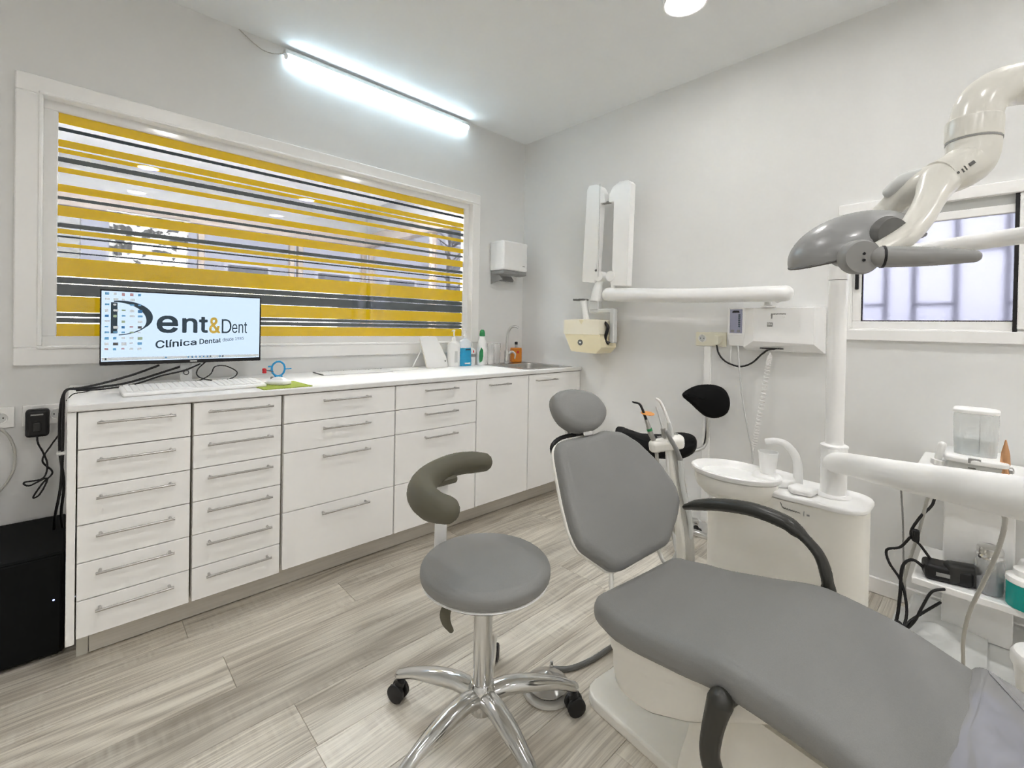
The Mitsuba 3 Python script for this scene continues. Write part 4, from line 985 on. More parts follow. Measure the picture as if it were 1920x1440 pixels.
part(xr, 'wall_box', hull([(XR - 0.002, y, z) for y in (0.585, 0.955) for z in (1.105, 1.338)] + [(XR - 0.03, 0.585, z) for z in (1.108, 1.338)] + [(XR - 0.075, y, z) for y, z in ((0.62, 1.150), (0.70, 1.158), (0.90, 1.158), (0.62, 1.334), (0.90, 1.334))] + [(XR - 0.055, 0.955, z) for z in (1.12, 1.336)]), 'm_white', smooth=False)
part(xr, 'recess', cat([box(XR - 0.0768, XR - 0.074, 0.745, 0.815, 1.300, 1.305, 0), box(XR - 0.0768, XR - 0.074, 0.808, 0.815, 1.278, 1.300, 0)]), 'm_midgrey', smooth=False)
part(xr, 'sliding_switch', box(XR - 0.0790, XR - 0.074, 0.748, 0.760, 1.282, 1.296, 0.001), 'm_trim', smooth=False)
part(xr, 'maker_mark', box(XR - 0.0768, XR - 0.074, 0.806, 0.832, 1.236, 1.258, 0), 'm_midgrey', smooth=False)
part(xr, 'maker_mark', cat([box(XR - 0.0774, XR - 0.0766, 0.809 + 0.0075 * k, 0.8145 + 0.0075 * k, 1.243, 1.254, 0) for k in range(3)]), 'm_lightgrey', smooth=False)
part(xr, 'cable_slot', box(XR - 0.060, XR - 0.035, 0.76, 0.87, 1.118, 1.123, 0), 'm_black', smooth=False)
part(xr, 'lug', box(XR - 0.04, XR - 0.004, 0.958, 0.972, 1.13, 1.22, 0.002), 'm_black', smooth=False)
cp = part(xr, 'control_panel', hull([(XR - 0.012, y, z) for y in (0.945, 1.045) for z in (1.125, 1.342)] + [(XR - 0.062, y, z) for y in (0.95, 1.04) for z in (1.19, 1.338)] + [(XR - 0.045, y, 1.128) for y in (0.955, 1.035)]), 'm_white', smooth=False)
part(cp, 'display', box(XR - 0.0635, XR - 0.0615, 0.962, 1.028, 1.198, 1.330, 0), 'm_lcd', smooth=False)
part(cp, 'display_window', box(XR - 0.0642, XR - 0.0630, 0.978, 1.014, 1.311, 1.323, 0), 'm_black', smooth=False)
for k in range(7):
    part(cp, 'button', box(XR - 0.0645, XR - 0.0630, 0.972, 0.983, 1.232 + 0.0105 * k, 1.2395 + 0.0105 * k, 0), 'm_navy', smooth=False)
for k, (y, w) in enumerate(((0.972, 0.016), (1.004, 0.018))):
    part(cp, 'button', box(XR - 0.0645, XR - 0.0630, y, y + w, 1.203, 1.216, 0), 'm_midgrey', smooth=False)
part(xr, 'pivot', place(lathe([(0, 0), (0.034, 0), (0.034, 0.010), (0.018, 0.014), (0.018, 0.06), (0, 0.06)], 28), (2.655, 0.835, 1.336)), 'm_white')
part(xr, 'wall_arm', tube([(2.60, 0.735, 1.405), (2.60, 1.25, 1.412), (2.60, 1.805, 1.440)], [0.036, 0.037, 0.042], 22, 3, (1.12, (0, 0, 1)), roundend=True), 'm_white', smooth=50)
part(xr, 'wall_arm_foot', tube([(2.60, 0.77, 1.375), (2.63, 0.80, 1.385), (2.655, 0.835, 1.392)], 0.02, 12, 3), 'm_white')


def arm_poly(yl, yr, zt, zb, notch, side, tilt):
    r = 0.055
    if side < 0:   # outer (left in the room): cut corner on the right shoulder
        p = [(yl + tilt, zb), (yl, zt - 0.01), (yl - 0.02, zt), (yr + 0.075, zt - 0.018), (yr + 0.03, zt - 0.035), (yr + 0.006, zt - 0.075), (yr, zt - 0.12), (yr + 0.058, zt - 0.125), (yr + 0.065 + tilt, zb)]
    else:
        p = [(yl, zb), (yl, zt - 0.13), (yl + 0.045, zt - 0.12), (yl + 0.045, zt - 0.085), (yl + 0.02, zt - 0.04), (yl - 0.02, zt - 0.010), (yl - 0.06, zt), (yr + 0.005, zt), (yr - 0.003, zt - 0.02), (yr, zb)]
    return p


sa1 = part(xr, 'scissor_arm', yz(sg.Polygon([(2.010, 1.535), (1.980, 2.175), (1.962, 2.200), (1.905, 2.196), (1.868, 2.176), (1.836, 2.122), (1.830, 2.062), (1.866, 2.060), (1.893, 1.520)]).buffer(-0.006).buffer(0.006), 2.63, 0.055), 'm_white', smooth=False)
sa2 = part(xr, 'scissor_arm', yz(sg.Polygon([(1.762, 1.498), (1.757, 2.055), (1.800, 2.056), (1.794, 2.105), (1.770, 2.150), (1.715, 2.176), (1.650, 2.170), (1.632, 2.150), (1.646, 1.490)]).buffer(-0.006).buffer(0.006), 2.63, 0.055), 'm_white', smooth=False)
part(sa1, 'seam', box(2.5625, 2.5655, 1.862, 1.867, 1.56, 2.19, 0), 'm_lightgrey', smooth=False)
part(xr, 'link', box(2.59, 2.62, 1.755, 1.87, 2.058, 2.070, 0.003), 'm_midgrey', smooth=False)
for yy_, zz_ in ((1.868, 1.565), (1.775, 1.560)):
    part(xr, 'joint', place(lathe([(0, -0.03), (0.034, -0.03), (0.036, -0.025), (0.036, 0.025), (0.034, 0.03), (0, 0.03)], 28), (2.60, yy_, zz_), (1, 0, 0)), 'm_white')
part(xr, 'joint_screw', place(lathe([(0, 0), (0.009, 0), (0.008, 0.003), (0, 0.003)], 16), (2.561, 1.882, 1.605), (-1, 0, 0)), 'm_darkgrey')
part(xr, 'neck', cat([tube([(2.60, 1.775, 1.545), (2.60, 1.768, 1.50), (2.60, 1.768, 1.455)], [0.020, 0.016, 0.018], 14, 4), ]), 'm_white')
part(xr, 'cone', tube([(2.60, 1.868, 1.55), (2.60, 1.885, 1.51), (2.60, 1.895, 1.47), (2.60, 1.903, 1.40)], [0.020, 0.026, 0.036, 0.041], 18, 4), 'm_white', smooth=40)
part(xr, 'yoke', cat([box(2.575, 2.625, 1.868, 1.945, 1.335, 1.402, 0.006), box(2.58, 2.62, 1.742, 1.945, 1.315, 1.345, 0.006), box(2.578, 2.622, 1.742, 1.778, 1.115, 1.345, 0.006)]), 'm_lightgrey', smooth=False)
hd = part(xr, 'tube_head', yz(sg.Polygon([(2.092, 1.262), (2.095, 1.175), (2.032, 1.050), (1.822, 1.042), (1.778, 1.085), (1.798, 1.175), (1.800, 1.262), (1.99, 1.268)]).buffer(-0.012).buffer(0.012), 2.665, 0.17), 'm_beige', smooth=30)
part(hd, 'head_cap', yz(sg.Polygon([(2.097, 1.266), (2.099, 1.168), (1.794, 1.168), (1.796, 1.268), (1.92, 1.272), (1.945, 1.235), (1.975, 1.272)]).buffer(-0.008).buffer(0.008), 2.667, 0.175), 'm_beige_light', smooth=30)
part(hd, 'aperture', place(lathe([(0, 0), (0.020, 0), (0.020, 0.003), (0.012, 0.004), (0, 0.004)], 24), (2.4952, 1.952, 1.112), (-1, 0, 0)), 'm_darkgrey')
part(hd, 'aperture_mark', box(2.489, 2.492, 1.944, 1.957, 1.108, 1.118, 0), 'm_lightgrey', smooth=False)
part(xr, 'head_cable', tube([(2.56, 1.80, 1.25), (2.555, 1.772, 1.22), (2.555, 1.785, 1.17), (2.56, 1.795, 1.13), (2.57, 1.77, 1.11)], 0.011, 10, 6), 'm_black', smooth=60)
part(xr, 'aiming_handle', tube([(2.58, 1.965, 1.26), (2.57, 1.975, 1.33), (2.565, 1.988, 1.405)], [0.022, 0.020, 0.024], 14, 4), 'm_white')
part(xr, 'handle_cap', box(2.53, 2.60, 1.965, 2.055, 1.402, 1.414, 0.004), 'm_darkgrey', smooth=False)
# hand switch cords
ct = np.linspace(0, 1, 420)
base = spline([(2.665, 0.82, 1.10), (2.66, 0.83, 1.02), (2.655, 0.85, 0.85), (2.655, 0.875, 0.68), (2.66, 0.892, 0.56)], 105)
coil = base[:420] + np.column_stack([0.009 * np.cos(ct * 2 * math.pi * 34), 0.011 * np.sin(ct * 2 * math.pi * 34), 0 * ct]) * np.clip(np.minimum(ct / 0.08, (1 - ct) / 0.08), 0, 1)[:, None]
part(xr, 'coiled_cord', tube(coil, 0.0030, 6, 0), 'm_trim', smooth=60)
part(xr, 'cord', tube([(2.665, 0.985, 1.13), (2.66, 0.975, 1.03), (2.66, 0.955, 0.85), (2.66, 0.92, 0.66), (2.66, 0.897, 0.55), (2.665, 0.89, 0.42)], 0.0042, 8, 8), 'm_lightgrey', smooth=60)
part(xr, 'cord', tube([(2.69, 1.03, 1.13), (2.69, 1.035, 1.06), (2.695, 1.03, 1.02)], 0.003, 8, 6), 'm_trim', smooth=60)
o3 = thing('wall_outlet', 'white double wall socket with a plugged in cable left of the x-ray box', 'socket')
part(o3, 'plate', rbox(XR - 0.012, XR - 0.0005, 1.066, 1.245, 1.118, 1.200, 0.003), 'm_ivory')
socket(o3, np.array([XR - 0.0122, 1.205, 1.163]), (0, 1, 0), (-1, 0, 0))
pc = thing('power_cable', 'black power cable hanging in a bow from the socket to the x-ray box', 'cable')
part(pc, 'plug', hull([(XR - 0.013, y, z) for y in (1.086, 1.132) for z in (1.150, 1.182)] + [(XR - 0.045, y, z) for y in (1.098, 1.122) for z in (1.130, 1.178)] + [(XR - 0.030, 1.110, 1.122)]), 'm_ivory', smooth=False)
part(pc, 'cable', tube([(XR - 0.036, 1.110, 1.13), (XR - 0.034, 1.098, 1.08), (XR - 0.03, 1.06, 1.035), (XR - 0.03, 0.985, 1.012), (XR - 0.032, 0.92, 1.035), (XR - 0.036, 0.87, 1.085), (XR - 0.042, 0.835, 1.112), (XR - 0.046, 0.80, 1.119)], 0.0048, 10, 8), 'm_black', smooth=60)
cd = thing('cable_trunking', 'slim white cable trunking running down the wall below the double socket', 'trunking')
part(cd, 'trunk', box(XR - 0.020, XR - 0.0005, 1.150, 1.190, 0.078, 1.117, 0.003), 'm_trim', smooth=False)

# ================================================================== DENTAL UNIT (spittoon, pole, arms)
du = thing('dental_unit', 'white dental unit column with spittoon bowl, pole and swing arm beside the chair', 'dental unit')
ub = outline([(1.84, 0.285), (2.06, 0.285), (2.075, 0.55), (2.05, 0.815), (1.86, 0.815), (1.835, 0.55)], 0.085, 110)
ubc = ub.mean(0)
body = loft([np.column_stack([ubc + (ub - ubc) * s, z(ub)]) for s, z in ((0.97, lambda p: p[:, 0] * 0), (0.985, lambda p: p[:, 0] * 0 + 0.03), (1.0, lambda p: p[:, 0] * 0 + 0.3), (1.0, lambda p: np.interp(p[:, 1], [0.28, 0.56, 0.60, 0.66, 0.82], [0.612, 0.606, 0.602, 0.535, 0.500])), (0.97, lambda p: np.interp(p[:, 1], [0.28, 0.56, 0.60, 0.66, 0.82], [0.616, 0.610, 0.606, 0.539, 0.504])))])
part(du, 'body', body, 'm_cream', smooth=35)
tp = outline([(1.832, 0.277), (2.068, 0.277), (2.083, 0.52), (2.072, 0.595), (1.838, 0.595), (1.827, 0.52)], 0.08, 100)
part(du, 'top_plate', warp(pad(tp, 0.020, 0.009), lambda v: v + [0, 0, 0.6115]), 'm_white', smooth=35)
bwl = np.array([[math.cos(t), math.sin(t)] for t in np.arange(72) * 2 * math.pi / 72])


def bring(sx, sy, z):
    return np.column_stack([1.862 + bwl[:, 0] * sx, 0.690 + bwl[:, 1] * sy, np.full(72, z + 0.008)])


part(du, 'bowl', loft([bring(*r) for r in ((0.012, 0.014, 0.622), (0.05, 0.06, 0.620), (0.085, 0.115, 0.634), (0.106, 0.145, 0.658), (0.118, 0.158, 0.666), (0.124, 0.163, 0.662), (0.122, 0.162, 0.648), (0.116, 0.155, 0.642))][::-1], cap=True), 'm_white', smooth=45)
part(du, 'bowl_drain', place(lathe([(0, 0), (0.011, 0), (0.012, 0.003), (0, 0.004)], 20), (1.862, 0.690, 0.630)), 'm_lightgrey')
part(du, 'bowl_shell', loft([bring(*r) for r in ((0.115, 0.152, 0.6415), (0.1145, 0.150, 0.618), (0.108, 0.140, 0.590), (0.090, 0.114, 0.565), (0.060, 0.075, 0.551), (0.028, 0.034, 0.546), (0.004, 0.005, 0.545))]), 'm_cream', smooth=45)
part(du, 'cup_shelf', warp(pad(outline([(1.90, 0.505), (2.02, 0.505), (2.04, 0.60), (2.02, 0.65), (1.89, 0.65), (1.88, 0.56)], 0.05, 60), 0.030, 0.012), lambda v: v + [0, 0, 0.632]), 'm_white', smooth=40)
part(du, 'cup_filler', tube([(1.975, 0.503, 0.632), (1.972, 0.503, 0.70), (1.966, 0.512, 0.745), (1.955, 0.540, 0.783), (1.947, 0.575, 0.790), (1.944, 0.607, 0.782)], [0.017, 0.016, 0.0145, 0.013, 0.0125, 0.013], 16, 8), 'm_white', smooth=60)
part(du, 'tray', warp(pad(outline([(1.86, 0.432), (1.93, 0.425), (1.95, 0.50), (1.89, 0.515), (1.85, 0.49)], 0.018, 60), 0.018, 0.008), lambda v: v + [0, 0, 0.6335]), 'm_white', smooth=40)
PX, PY = 1.955, 0.388
part(du, 'pole_foot', place(lathe([(0.054, 0.6318), (0.052, 0.637), (0.045, 0.643), (0, 0.643), (0, 0.6318)][::-1], 40), (PX, PY, 0)), 'm_white')
part(du, 'sleeve', place(lathe([(0, 0.643), (0.0395, 0.643), (0.0395, 0.690), (0.039, 0.6925), (0.039, 0.694), (0.0395, 0.6965), (0.0395, 0.802), (0.0425, 0.806), (0.0425, 0.811), (0.034, 0.816), (0, 0.816)], 40), (PX, PY, 0)), 'm_white', smooth=35)
part(du, 'pole', place(lathe([(0, 0.814), (0.0275, 0.814), (0.0275, 1.395), (0, 1.395)], 36), (PX, PY, 0)), 'm_white', smooth=40)
part(du, 'pole_joint', place(lathe([(0, 1.397), (0.029, 1.397), (0.029, 1.50), (0.025, 1.512), (0, 1.514)], 36), (PX, PY, 0)), 'm_white', smooth=35)
part(du, 'delivery_arm', tube([(1.945, 0.385, 0.752), (1.80, 0.303, 0.788), (1.575, 0.173, 0.838), (1.202, -0.040, 0.926), (1.02, -0.144, 0.968)], [0.036, 0.0365, 0.0375, 0.0385, 0.0385], 26, 4, roundend=True), 'm_white', smooth=50)
part(du, 'lamp_arm', tube([(PX - 0.005, PY, 1.462), (1.905, 0.25, 1.465), (1.795, -0.045, 1.474), (1.70, -0.31, 1.482)], 0.0228, 20, 4, roundend=True), 'm_white', smooth=50)
# marking on the body
sq = []
for k in range(70):
    t = k / 69
    y = 0.520 - 0.062 * t
    sq.append((1.8330, y, 0.583 + (0.016 * (1 - t * 9) if t < 0.11 else 0.0035 * math.sin(t * 55) * (1 - 0.5 * t)) - 0.004 * t))
part(du, 'marking', tube(sq, 0.0011, 6, 0), 'm_darkgrey', smooth=60)
part(du, 'marking', cat([box(1.8315, 1.8350, 0.446, 0.4475, 0.571, 0.589, 0), box(1.8315, 1.8350, 0.430, 0.438, 0.576, 0.581, 0)]), 'm_midgrey', smooth=False)
cu_ = thing('plastic_cup', 'white disposable cup standing beside the spittoon bowl', 'cup')
part(cu_, 'wall', place(lathe([(0, 0.0), (0.026, 0.0), (0.034, 0.078), (0.036, 0.080), (0.036, 0.083), (0.0335, 0.083), (0.0255, 0.004), (0, 0.004)], 40), (1.945, 0.598, 0.6625)), 'm_white', smooth=30)

# ================================================================== OPERATING LIGHT
ol = thing('operating_light', 'grey shaded operating lamp hanging on a cream elbow arm over the chair', 'lamp')
part(ol, 'spring_arm', tube([(1.70, -0.30, 1.508), (1.62, -0.225, 1.60), (1.555, -0.165, 1.70)], [0.036, 0.036, 0.034], 20, 3, roundend=True), 'm_creamarm', smooth=50)
part(ol, 'arm_joint', place(lathe([(0, -0.045), (0.040, -0.045), (0.043, -0.038), (0.043, 0.038), (0.040, 0.045), (0, 0.045)], 32), (1.548, -0.155, 1.727), (0.72, -0.69, 0.05)), 'm_creamarm', smooth=35)
part(ol, 'arm_joint', place(lathe([(0, -0.03), (0.03, -0.03), (0.03, 0.03), (0, 0.03)], 28), (1.70, -0.305, 1.505)), 'm_creamarm', smooth=35)
part(ol, 'elbow_tube', tube([(1.535, -0.142, 1.730), (1.49, -0.098, 1.738), (1.435, -0.046, 1.735), (1.388, -0.001, 1.724), (1.358, 0.028, 1.696), (1.347, 0.038, 1.655), (1.345, 0.040, 1.615)], [0.040, 0.040, 0.0405, 0.0405, 0.041, 0.0405, 0.0405], 28, 8), 'm_creamarm', smooth=60)
part(ol, 'collar', place(lathe([(0, -0.020), (0.0435, -0.020), (0.0445, -0.018), (0.0445, 0.020), (0.043, 0.023), (0, 0.023)], 36), (1.345, 0.040, 1.633), (0.02, -0.02, 1)), 'm_creamarm', smooth=35)
part(ol, 'seam_ring', place(lathe([(0, -0.0018), (0.0438, -0.0018), (0.0438, 0.0018), (0, 0.0018)], 36), (1.345, 0.040, 1.611), (0.02, -0.02, 1)), 'm_midgrey')
part(ol, 'elbow', tube([(1.345, 0.040, 1.610), (1.344, 0.041, 1.588), (1.338, 0.047, 1.567), (1.318, 0.064, 1.548), (1.292, 0.088, 1.532)], [0.0425, 0.0425, 0.042, 0.040, 0.037], 28, 8), 'm_creamarm', smooth=60)
mk_n = np.array([-0.735, -0.677, 0.02]); mk_n /= np.linalg.norm(mk_n)
mk_t = np.array([0.55, -0.61, 0.57]); mk_t -= mk_n * np.dot(mk_n, mk_t); mk_t /= np.linalg.norm(mk_t)
MK = np.stack([mk_t, np.cross(mk_n, mk_t), mk_n], 1)
for c, w, h in (((1.270, 0.058, 1.533), 0.004, 0.0045), ((1.2755, 0.0515, 1.537), 0.0022, 0.008), ((1.279, 0.048, 1.542), 0.0016, 0.010), ((1.2865, 0.0395, 1.551), 0.012, 0.0065)):
    part(ol, 'marking', place(box(-w / 2, w / 2, -h / 2, h / 2, -0.0012, 0.0012, 0), c, rot=MK), 'm_darkgrey', smooth=False)
fb = np.array([1.292, 0.088, 1.532])
part(ol, 'fork', tube([fb + [0.012, -0.011, 0.007], fb + [-0.008, 0.0, -0.010], (1.245, 0.096, 1.484), (1.185, 0.108, 1.432), (1.130, 0.128, 1.388), (1.092, 0.158, 1.362)], [0.036, 0.034, 0.026, 0.0235, 0.0215, 0.018], 20, 8, roundend=True), 'm_creamarm', smooth=60)
part(ol, 'fork', tube([fb + [0.008, -0.004, 0.004], (1.302, 0.120, 1.527), (1.318, 0.156, 1.505), (1.322, 0.190, 1.470), (1.308, 0.222, 1.425), (1.285, 0.240, 1.395)], [0.034, 0.031, 0.026, 0.023, 0.021, 0.018], 20, 8, roundend=True), 'm_creamarm', smooth=60)
part(ol, 'inlay', tube([(1.288, 0.118, 1.548), (1.292, 0.145, 1.538), (1.296, 0.168, 1.522)], [0.012, 0.017, 0.012], 14, 6, roundend=True), 'm_lightgrey', smooth=60)
# shade: half an ellipsoid, open below
S0 = np.array([1.190, 0.211, 1.384])
e1 = np.array([-0.088, 0.083, -0.038]); e1 /= np.linalg.norm(e1)
e2 = np.array([0.688, 0.726, 0.06]); e2 -= e1 * np.dot(e1, e2); e2 /= np.linalg.norm(e2)
e3 = np.cross(e1, e2); e3 *= np.sign(e3[2])
th_ = np.arange(64) * 2 * math.pi / 64


def sring(phi, k):
    a, b, c = 0.128 * k, 0.098 * k, 0.078 * k
    r = math.cos(phi)
    x, y = np.sign(np.cos(th_)) * np.abs(np.cos(th_)) ** 0.9 * a * r, np.sin(th_) * b * r
    return S0 + x[:, None] * e1 + y[:, None] * e2 + (c * math.sin(phi)) * e3


part(ol, 'shade', loft([sring(p, 1.0) for p in np.linspace(1.55, 0.0, 14)] + [sring(p, 0.94) for p in np.linspace(0.0, 1.55, 10)], cap=False), 'm_grey', smooth=45)
part(ol, 'rim', loft([sring(0, k) + e3 * d for k, d in ((1.0, 0.0), (1.012, -0.002), (1.0, -0.005), (0.93, -0.005), (0.93, 0.0))], cap=False), 'm_darkgrey', smooth=30)
part(ol, 'lens', loft([sring(0.0, k) + e3 * d for k, d in ((0.925, 0.002), (0.5, 0.012), (0.02, 0.014))] + [sring(0.0, k) + e3 * d for k, d in ((0.02, 0.012), (0.5, 0.010), (0.93, -0.001))], cap=False), 'm_icon_white', smooth=True)
for sgn in (-1, 1):
    part(ol, 'pivot', place(lathe([(0, -0.006), (0.034, -0.006), (0.036, 0.0), (0.030, 0.012), (0, 0.014)], 32), S0 + sgn * e2 * 0.090 + e3 * 0.020 - e1 * 0.004, sgn * e2), 'm_darkgrey', smooth=35)
    hc = S0 + sgn * e2 * 0.128 + e3 * (0.006 if sgn < 0 else 0.012) - e1 * 0.012
    if sgn < 0:
        hc = np.array([1.068, 0.178, 1.353])
    else:
        hc = np.array([1.285, 0.246, 1.395])
    hn = np.array([-0.80, -0.55, -0.12]) * (1 if sgn < 0 else -1)
    hn /= np.linalg.norm(hn)
    hb = part(ol, 'handle', cat([place(lathe([(0, -0.028), (0.028, -0.028), (0.0325, -0.018), (0.0325, 0.004), (0.029, 0.010), (0, 0.012)], 36), hc, hn),
                                 ]), 'm_midgrey', smooth=40)
    d_ = np.array([0.42, -0.90, -0.03]) if sgn < 0 else np.array([0.55, -0.83, -0.02])
    L_ = 0.165
    part(hb, 'grip', tube([hc + d_ * 0.030, hc + d_ * 0.06, hc + d_ * 0.11, hc + d_ * L_], [0.0195, 0.0190, 0.0165, 0.011], 18, 4, roundend=True), 'm_midgrey', smooth=50)
    part(hb, 'joint_ring', tube([hc + d_ * 0.0315, hc + d_ * 0.0355], [0.0205, 0.0205], 24, 0), 'm_black')
    part(hb, 'screw_hole', cat([place(lathe([(0, 0.0115), (0.0026, 0.0115), (0.0026, 0.0132), (0, 0.0132)], 10), hc + np.array([0, 0, dz]), hn) for dz in (-0.006, 0.006)]), 'm_black')

# ================================================================== ASSISTANT INSTRUMENT HOLDER
ah = thing('instrument_holder', 'white instrument holder on a tapered pale post right of the chair back', 'holder')
hp_ = outline([(-0.075, -0.030), (0.045, -0.035), (0.062, 0.0), (0.050, 0.040), (-0.01, 0.038), (-0.045, 0.018), (-0.085, 0.008)], 0.016, 80)
hu = np.array([0.726, -0.688, 0.19]); hu /= np.linalg.norm(hu)
hv = np.array([0.55, 0.60, 0.10]); hv -= hu * np.dot(hu, hv); hv /= np.linalg.norm(hv)
hw = np.cross(hu, hv); hw *= np.sign(hw[2])
HM = np.stack([hu, hv, hw], 1)
HO = np.array([1.693, 0.878, 0.772])
part(ah, 'block', place(pad(hp_, 0.046, 0.018, 0.004), HO + hw * -0.029, rot=HM if np.linalg.det(HM) > 0 else HM * [1, 1, 1]), 'm_cream', smooth=40)
part(ah, 'slot', cat([place(box(a, a + 0.018, 0.004, 0.012, 0.017, 0.0215, 0), HO, rot=HM) for a in (-0.04, 0.002, 0.024)]), 'm_midgrey', smooth=False)
part(ah, 'post', tube([(1.705, 0.868, 0.758), (1.722, 0.858, 0.66), (1.742, 0.838, 0.50), (1.752, 0.822, 0.33), (1.752, 0.82, 0.04)], [0.020, 0.024, 0.027, 0.029, 0.030], 18, 6, (0.75, (0.7, 0.7, 0))), 'm_hose', smooth=50)
part(ah, 'post_cover', tube([(1.690, 0.874, 0.74), (1.700, 0.868, 0.66), (1.716, 0.850, 0.50), (1.728, 0.834, 0.33), (1.728, 0.832, 0.04)], [0.012, 0.015, 0.017, 0.018, 0.018], 14, 6), 'm_cream', smooth=50)
part(ah, 'foot', rbox(1.70, 1.80, 0.77, 0.88, 0.0, 0.04, 0.01), 'm_cream')
cl = thing('curing_light', 'thin instrument with a black curved tip and an orange eye shield in the holder', 'dental tool')
lb = np.array([1.645, 0.914, 0.772])
part(cl, 'handle', tube([lb, lb + [-0.012, 0.011, 0.035], lb + [-0.024, 0.023, 0.085]], [0.0095, 0.010, 0.007], 14, 4), 'm_nickel', smooth=50)
part(cl, 'tip', tube([lb + [-0.024, 0.023, 0.085], lb + [-0.035, 0.034, 0.125], lb + [-0.043, 0.043, 0.145], lb + [-0.060, 0.061, 0.152]], [0.0055, 0.0048, 0.0042, 0.0036], 12, 6, roundend=True), 'm_black', smooth=60)
part(cl, 'ring', place(lathe([(0, -0.005), (0.0105, -0.005), (0.0105, 0.005), (0, 0.005)], 16), lb + [-0.014, 0.013, 0.045], (-0.24, 0.23, 0.94)), 'm_green')
part(cl, 'eye_shield', place(lathe([(0, 0), (0.026, 0), (0.026, 0.0022), (0, 0.0022)], 32), lb + [-0.022, 0.018, 0.108], (-0.06, -0.12, 1.0)), 'm_orange')
cl2 = thing('air_syringe', 'slim steel syringe between the black tipped instrument and the white suction tube', 'dental tool')
sb = np.array([1.678, 0.884, 0.772])
part(cl2, 'handle', tube([sb, sb + [-0.008, 0.008, 0.05]], [0.010, 0.0095], 14, 0), 'm_nickel', smooth=50)
part(cl2, 'nozzle', tube([sb + [-0.008, 0.008, 0.05], sb + [-0.020, 0.020, 0.10], sb + [-0.030, 0.028, 0.135]], [0.0035, 0.003, 0.0028], 10, 4), 'm_lightgrey', smooth=50)
su = thing('suction_tube', 'white suction tube standing upright in the holder', 'dental tool')
ub_ = np.array([1.700, 0.866, 0.76])
part(su, 'handle', tube([ub_, ub_ + [-0.006, 0.006, 0.05], ub_ + [-0.010, 0.011, 0.085]], [0.012, 0.011, 0.008], 14, 4), 'm_lightgrey', smooth=50)
part(su, 'tip', tube([ub_ + [-0.010, 0.011, 0.083], ub_ + [-0.022, 0.024, 0.13], ub_ + [-0.034, 0.036, 0.165], ub_ + [-0.045, 0.047, 0.178]], [0.0068, 0.0062, 0.0055, 0.005], 12, 6, roundend=True), 'm_white', smooth=60)
su2 = thing('suction_handpiece', 'grey suction handpiece leaning across the front of the holder', 'dental tool')
part(su2, 'body', tube([(1.655, 0.868, 0.815), (1.668, 0.856, 0.785), (1.688, 0.842, 0.745), (1.704, 0.834, 0.705)], [0.0075, 0.0085, 0.0085, 0.0095], 14, 6, roundend=True), 'm_midgrey', smooth=60)
for i, (a, b) in enumerate((((1.650, 0.908, 0.757), 'thin grey hose hanging from the black tipped instrument'), ((1.680, 0.880, 0.757), 'thin pale hose hanging from the steel syringe'), ((1.703, 0.834, 0.705), 'wide ribbed hose hanging from the grey suction handpiece'))):
    hs = thing('hose', b, 'hose')
    a = np.array(a)
    part(hs, 'tube', tube([a, a + [0.01, -0.006, -0.10], a + [0.04, -0.03, -0.28], [1.775, 0.835 + 0.02 * i, 0.30], [1.78 + 0.03 * i, 0.93 + 0.03 * i, 0.06], [1.72 + 0.02 * i, 0.99, 0.014], [1.66, 0.94 + 0.03 * i, 0.014]], [0.007, 0.0075, 0.008, 0.008, 0.008, 0.008, 0.008] if i < 2 else [0.010] * 7, 10, 6), ('m_hose', 'm_trim', 'm_lightgrey')[i], smooth=60)

# ================================================================== TROLLEY BY THE SMALL WINDOW WALL
ty = thing('trolley', 'white metal trolley column with shelves by the small window wall', 'trolley')
part(ty, 'column', box(2.46, 2.685, -0.062, 0.128, 0.07, 0.676, 0.004), 'm_white', smooth=False)
part(ty, 'shelf', box(2.30, 2.69, -0.33, 0.205, 0.677, 0.700, 0.004), 'm_white', smooth=False)
part(ty, 'shelf', box(2.31, 2.69, -0.33, 0.205, 0.262, 0.290, 0.004), 'm_white', smooth=False)
part(ty, 'base', box(2.22, 2.69, -0.36, 0.235, 0.045, 0.070, 0.008), 'm_lightgrey', smooth=False)
for x in (2.26, 2.65):
    for y in (-0.31, 0.19):
        part(ty, 'caster', cat([place(lathe([(0, -0.009), (0.020, -0.009), (0.0225, -0.005), (0.0225, 0.005), (0.020, 0.009), (0, 0.009)], 20), (x, y, 0.0225), (0, 1, 0)), box(x - 0.010, x + 0.010, y - 0.012, y + 0.012, 0.030, 0.046, 0.003)]), 'm_black')
part(ty, 'slot', box(2.298, 2.3005, 0.06, 0.12, 0.684, 0.692, 0), 'm_midgrey', smooth=False)
us = thing('scaler_unit', 'white ultrasonic scaler with a clear water tank on the top shelf of the trolley', 'scaler')
ul = outline([(2.325, -0.035), (2.42, -0.04), (2.50, -0.03), (2.50, 0.12), (2.42, 0.13), (2.325, 0.115), (2.31, 0.04)], 0.02, 90)
part(us, 'base', warp(pad(ul, 0.052, 0.010), lambda v: v + [0, 0, 0.7005]), 'm_lightgrey', smooth=35)
part(us, 'deck', warp(pad(outline([(2.305, -0.04), (2.42, -0.045), (2.505, -0.035), (2.505, 0.125), (2.42, 0.135), (2.305, 0.12), (2.29, 0.04)], 0.02, 90), 0.020, 0.008), lambda v: v + [0, 0, 0.753]), 'm_white', smooth=35)
part(us, 'display', box(2.2925, 2.3100, 0.028, 0.060, 0.7585, 0.7735, 0), 'm_midgrey', smooth=False)
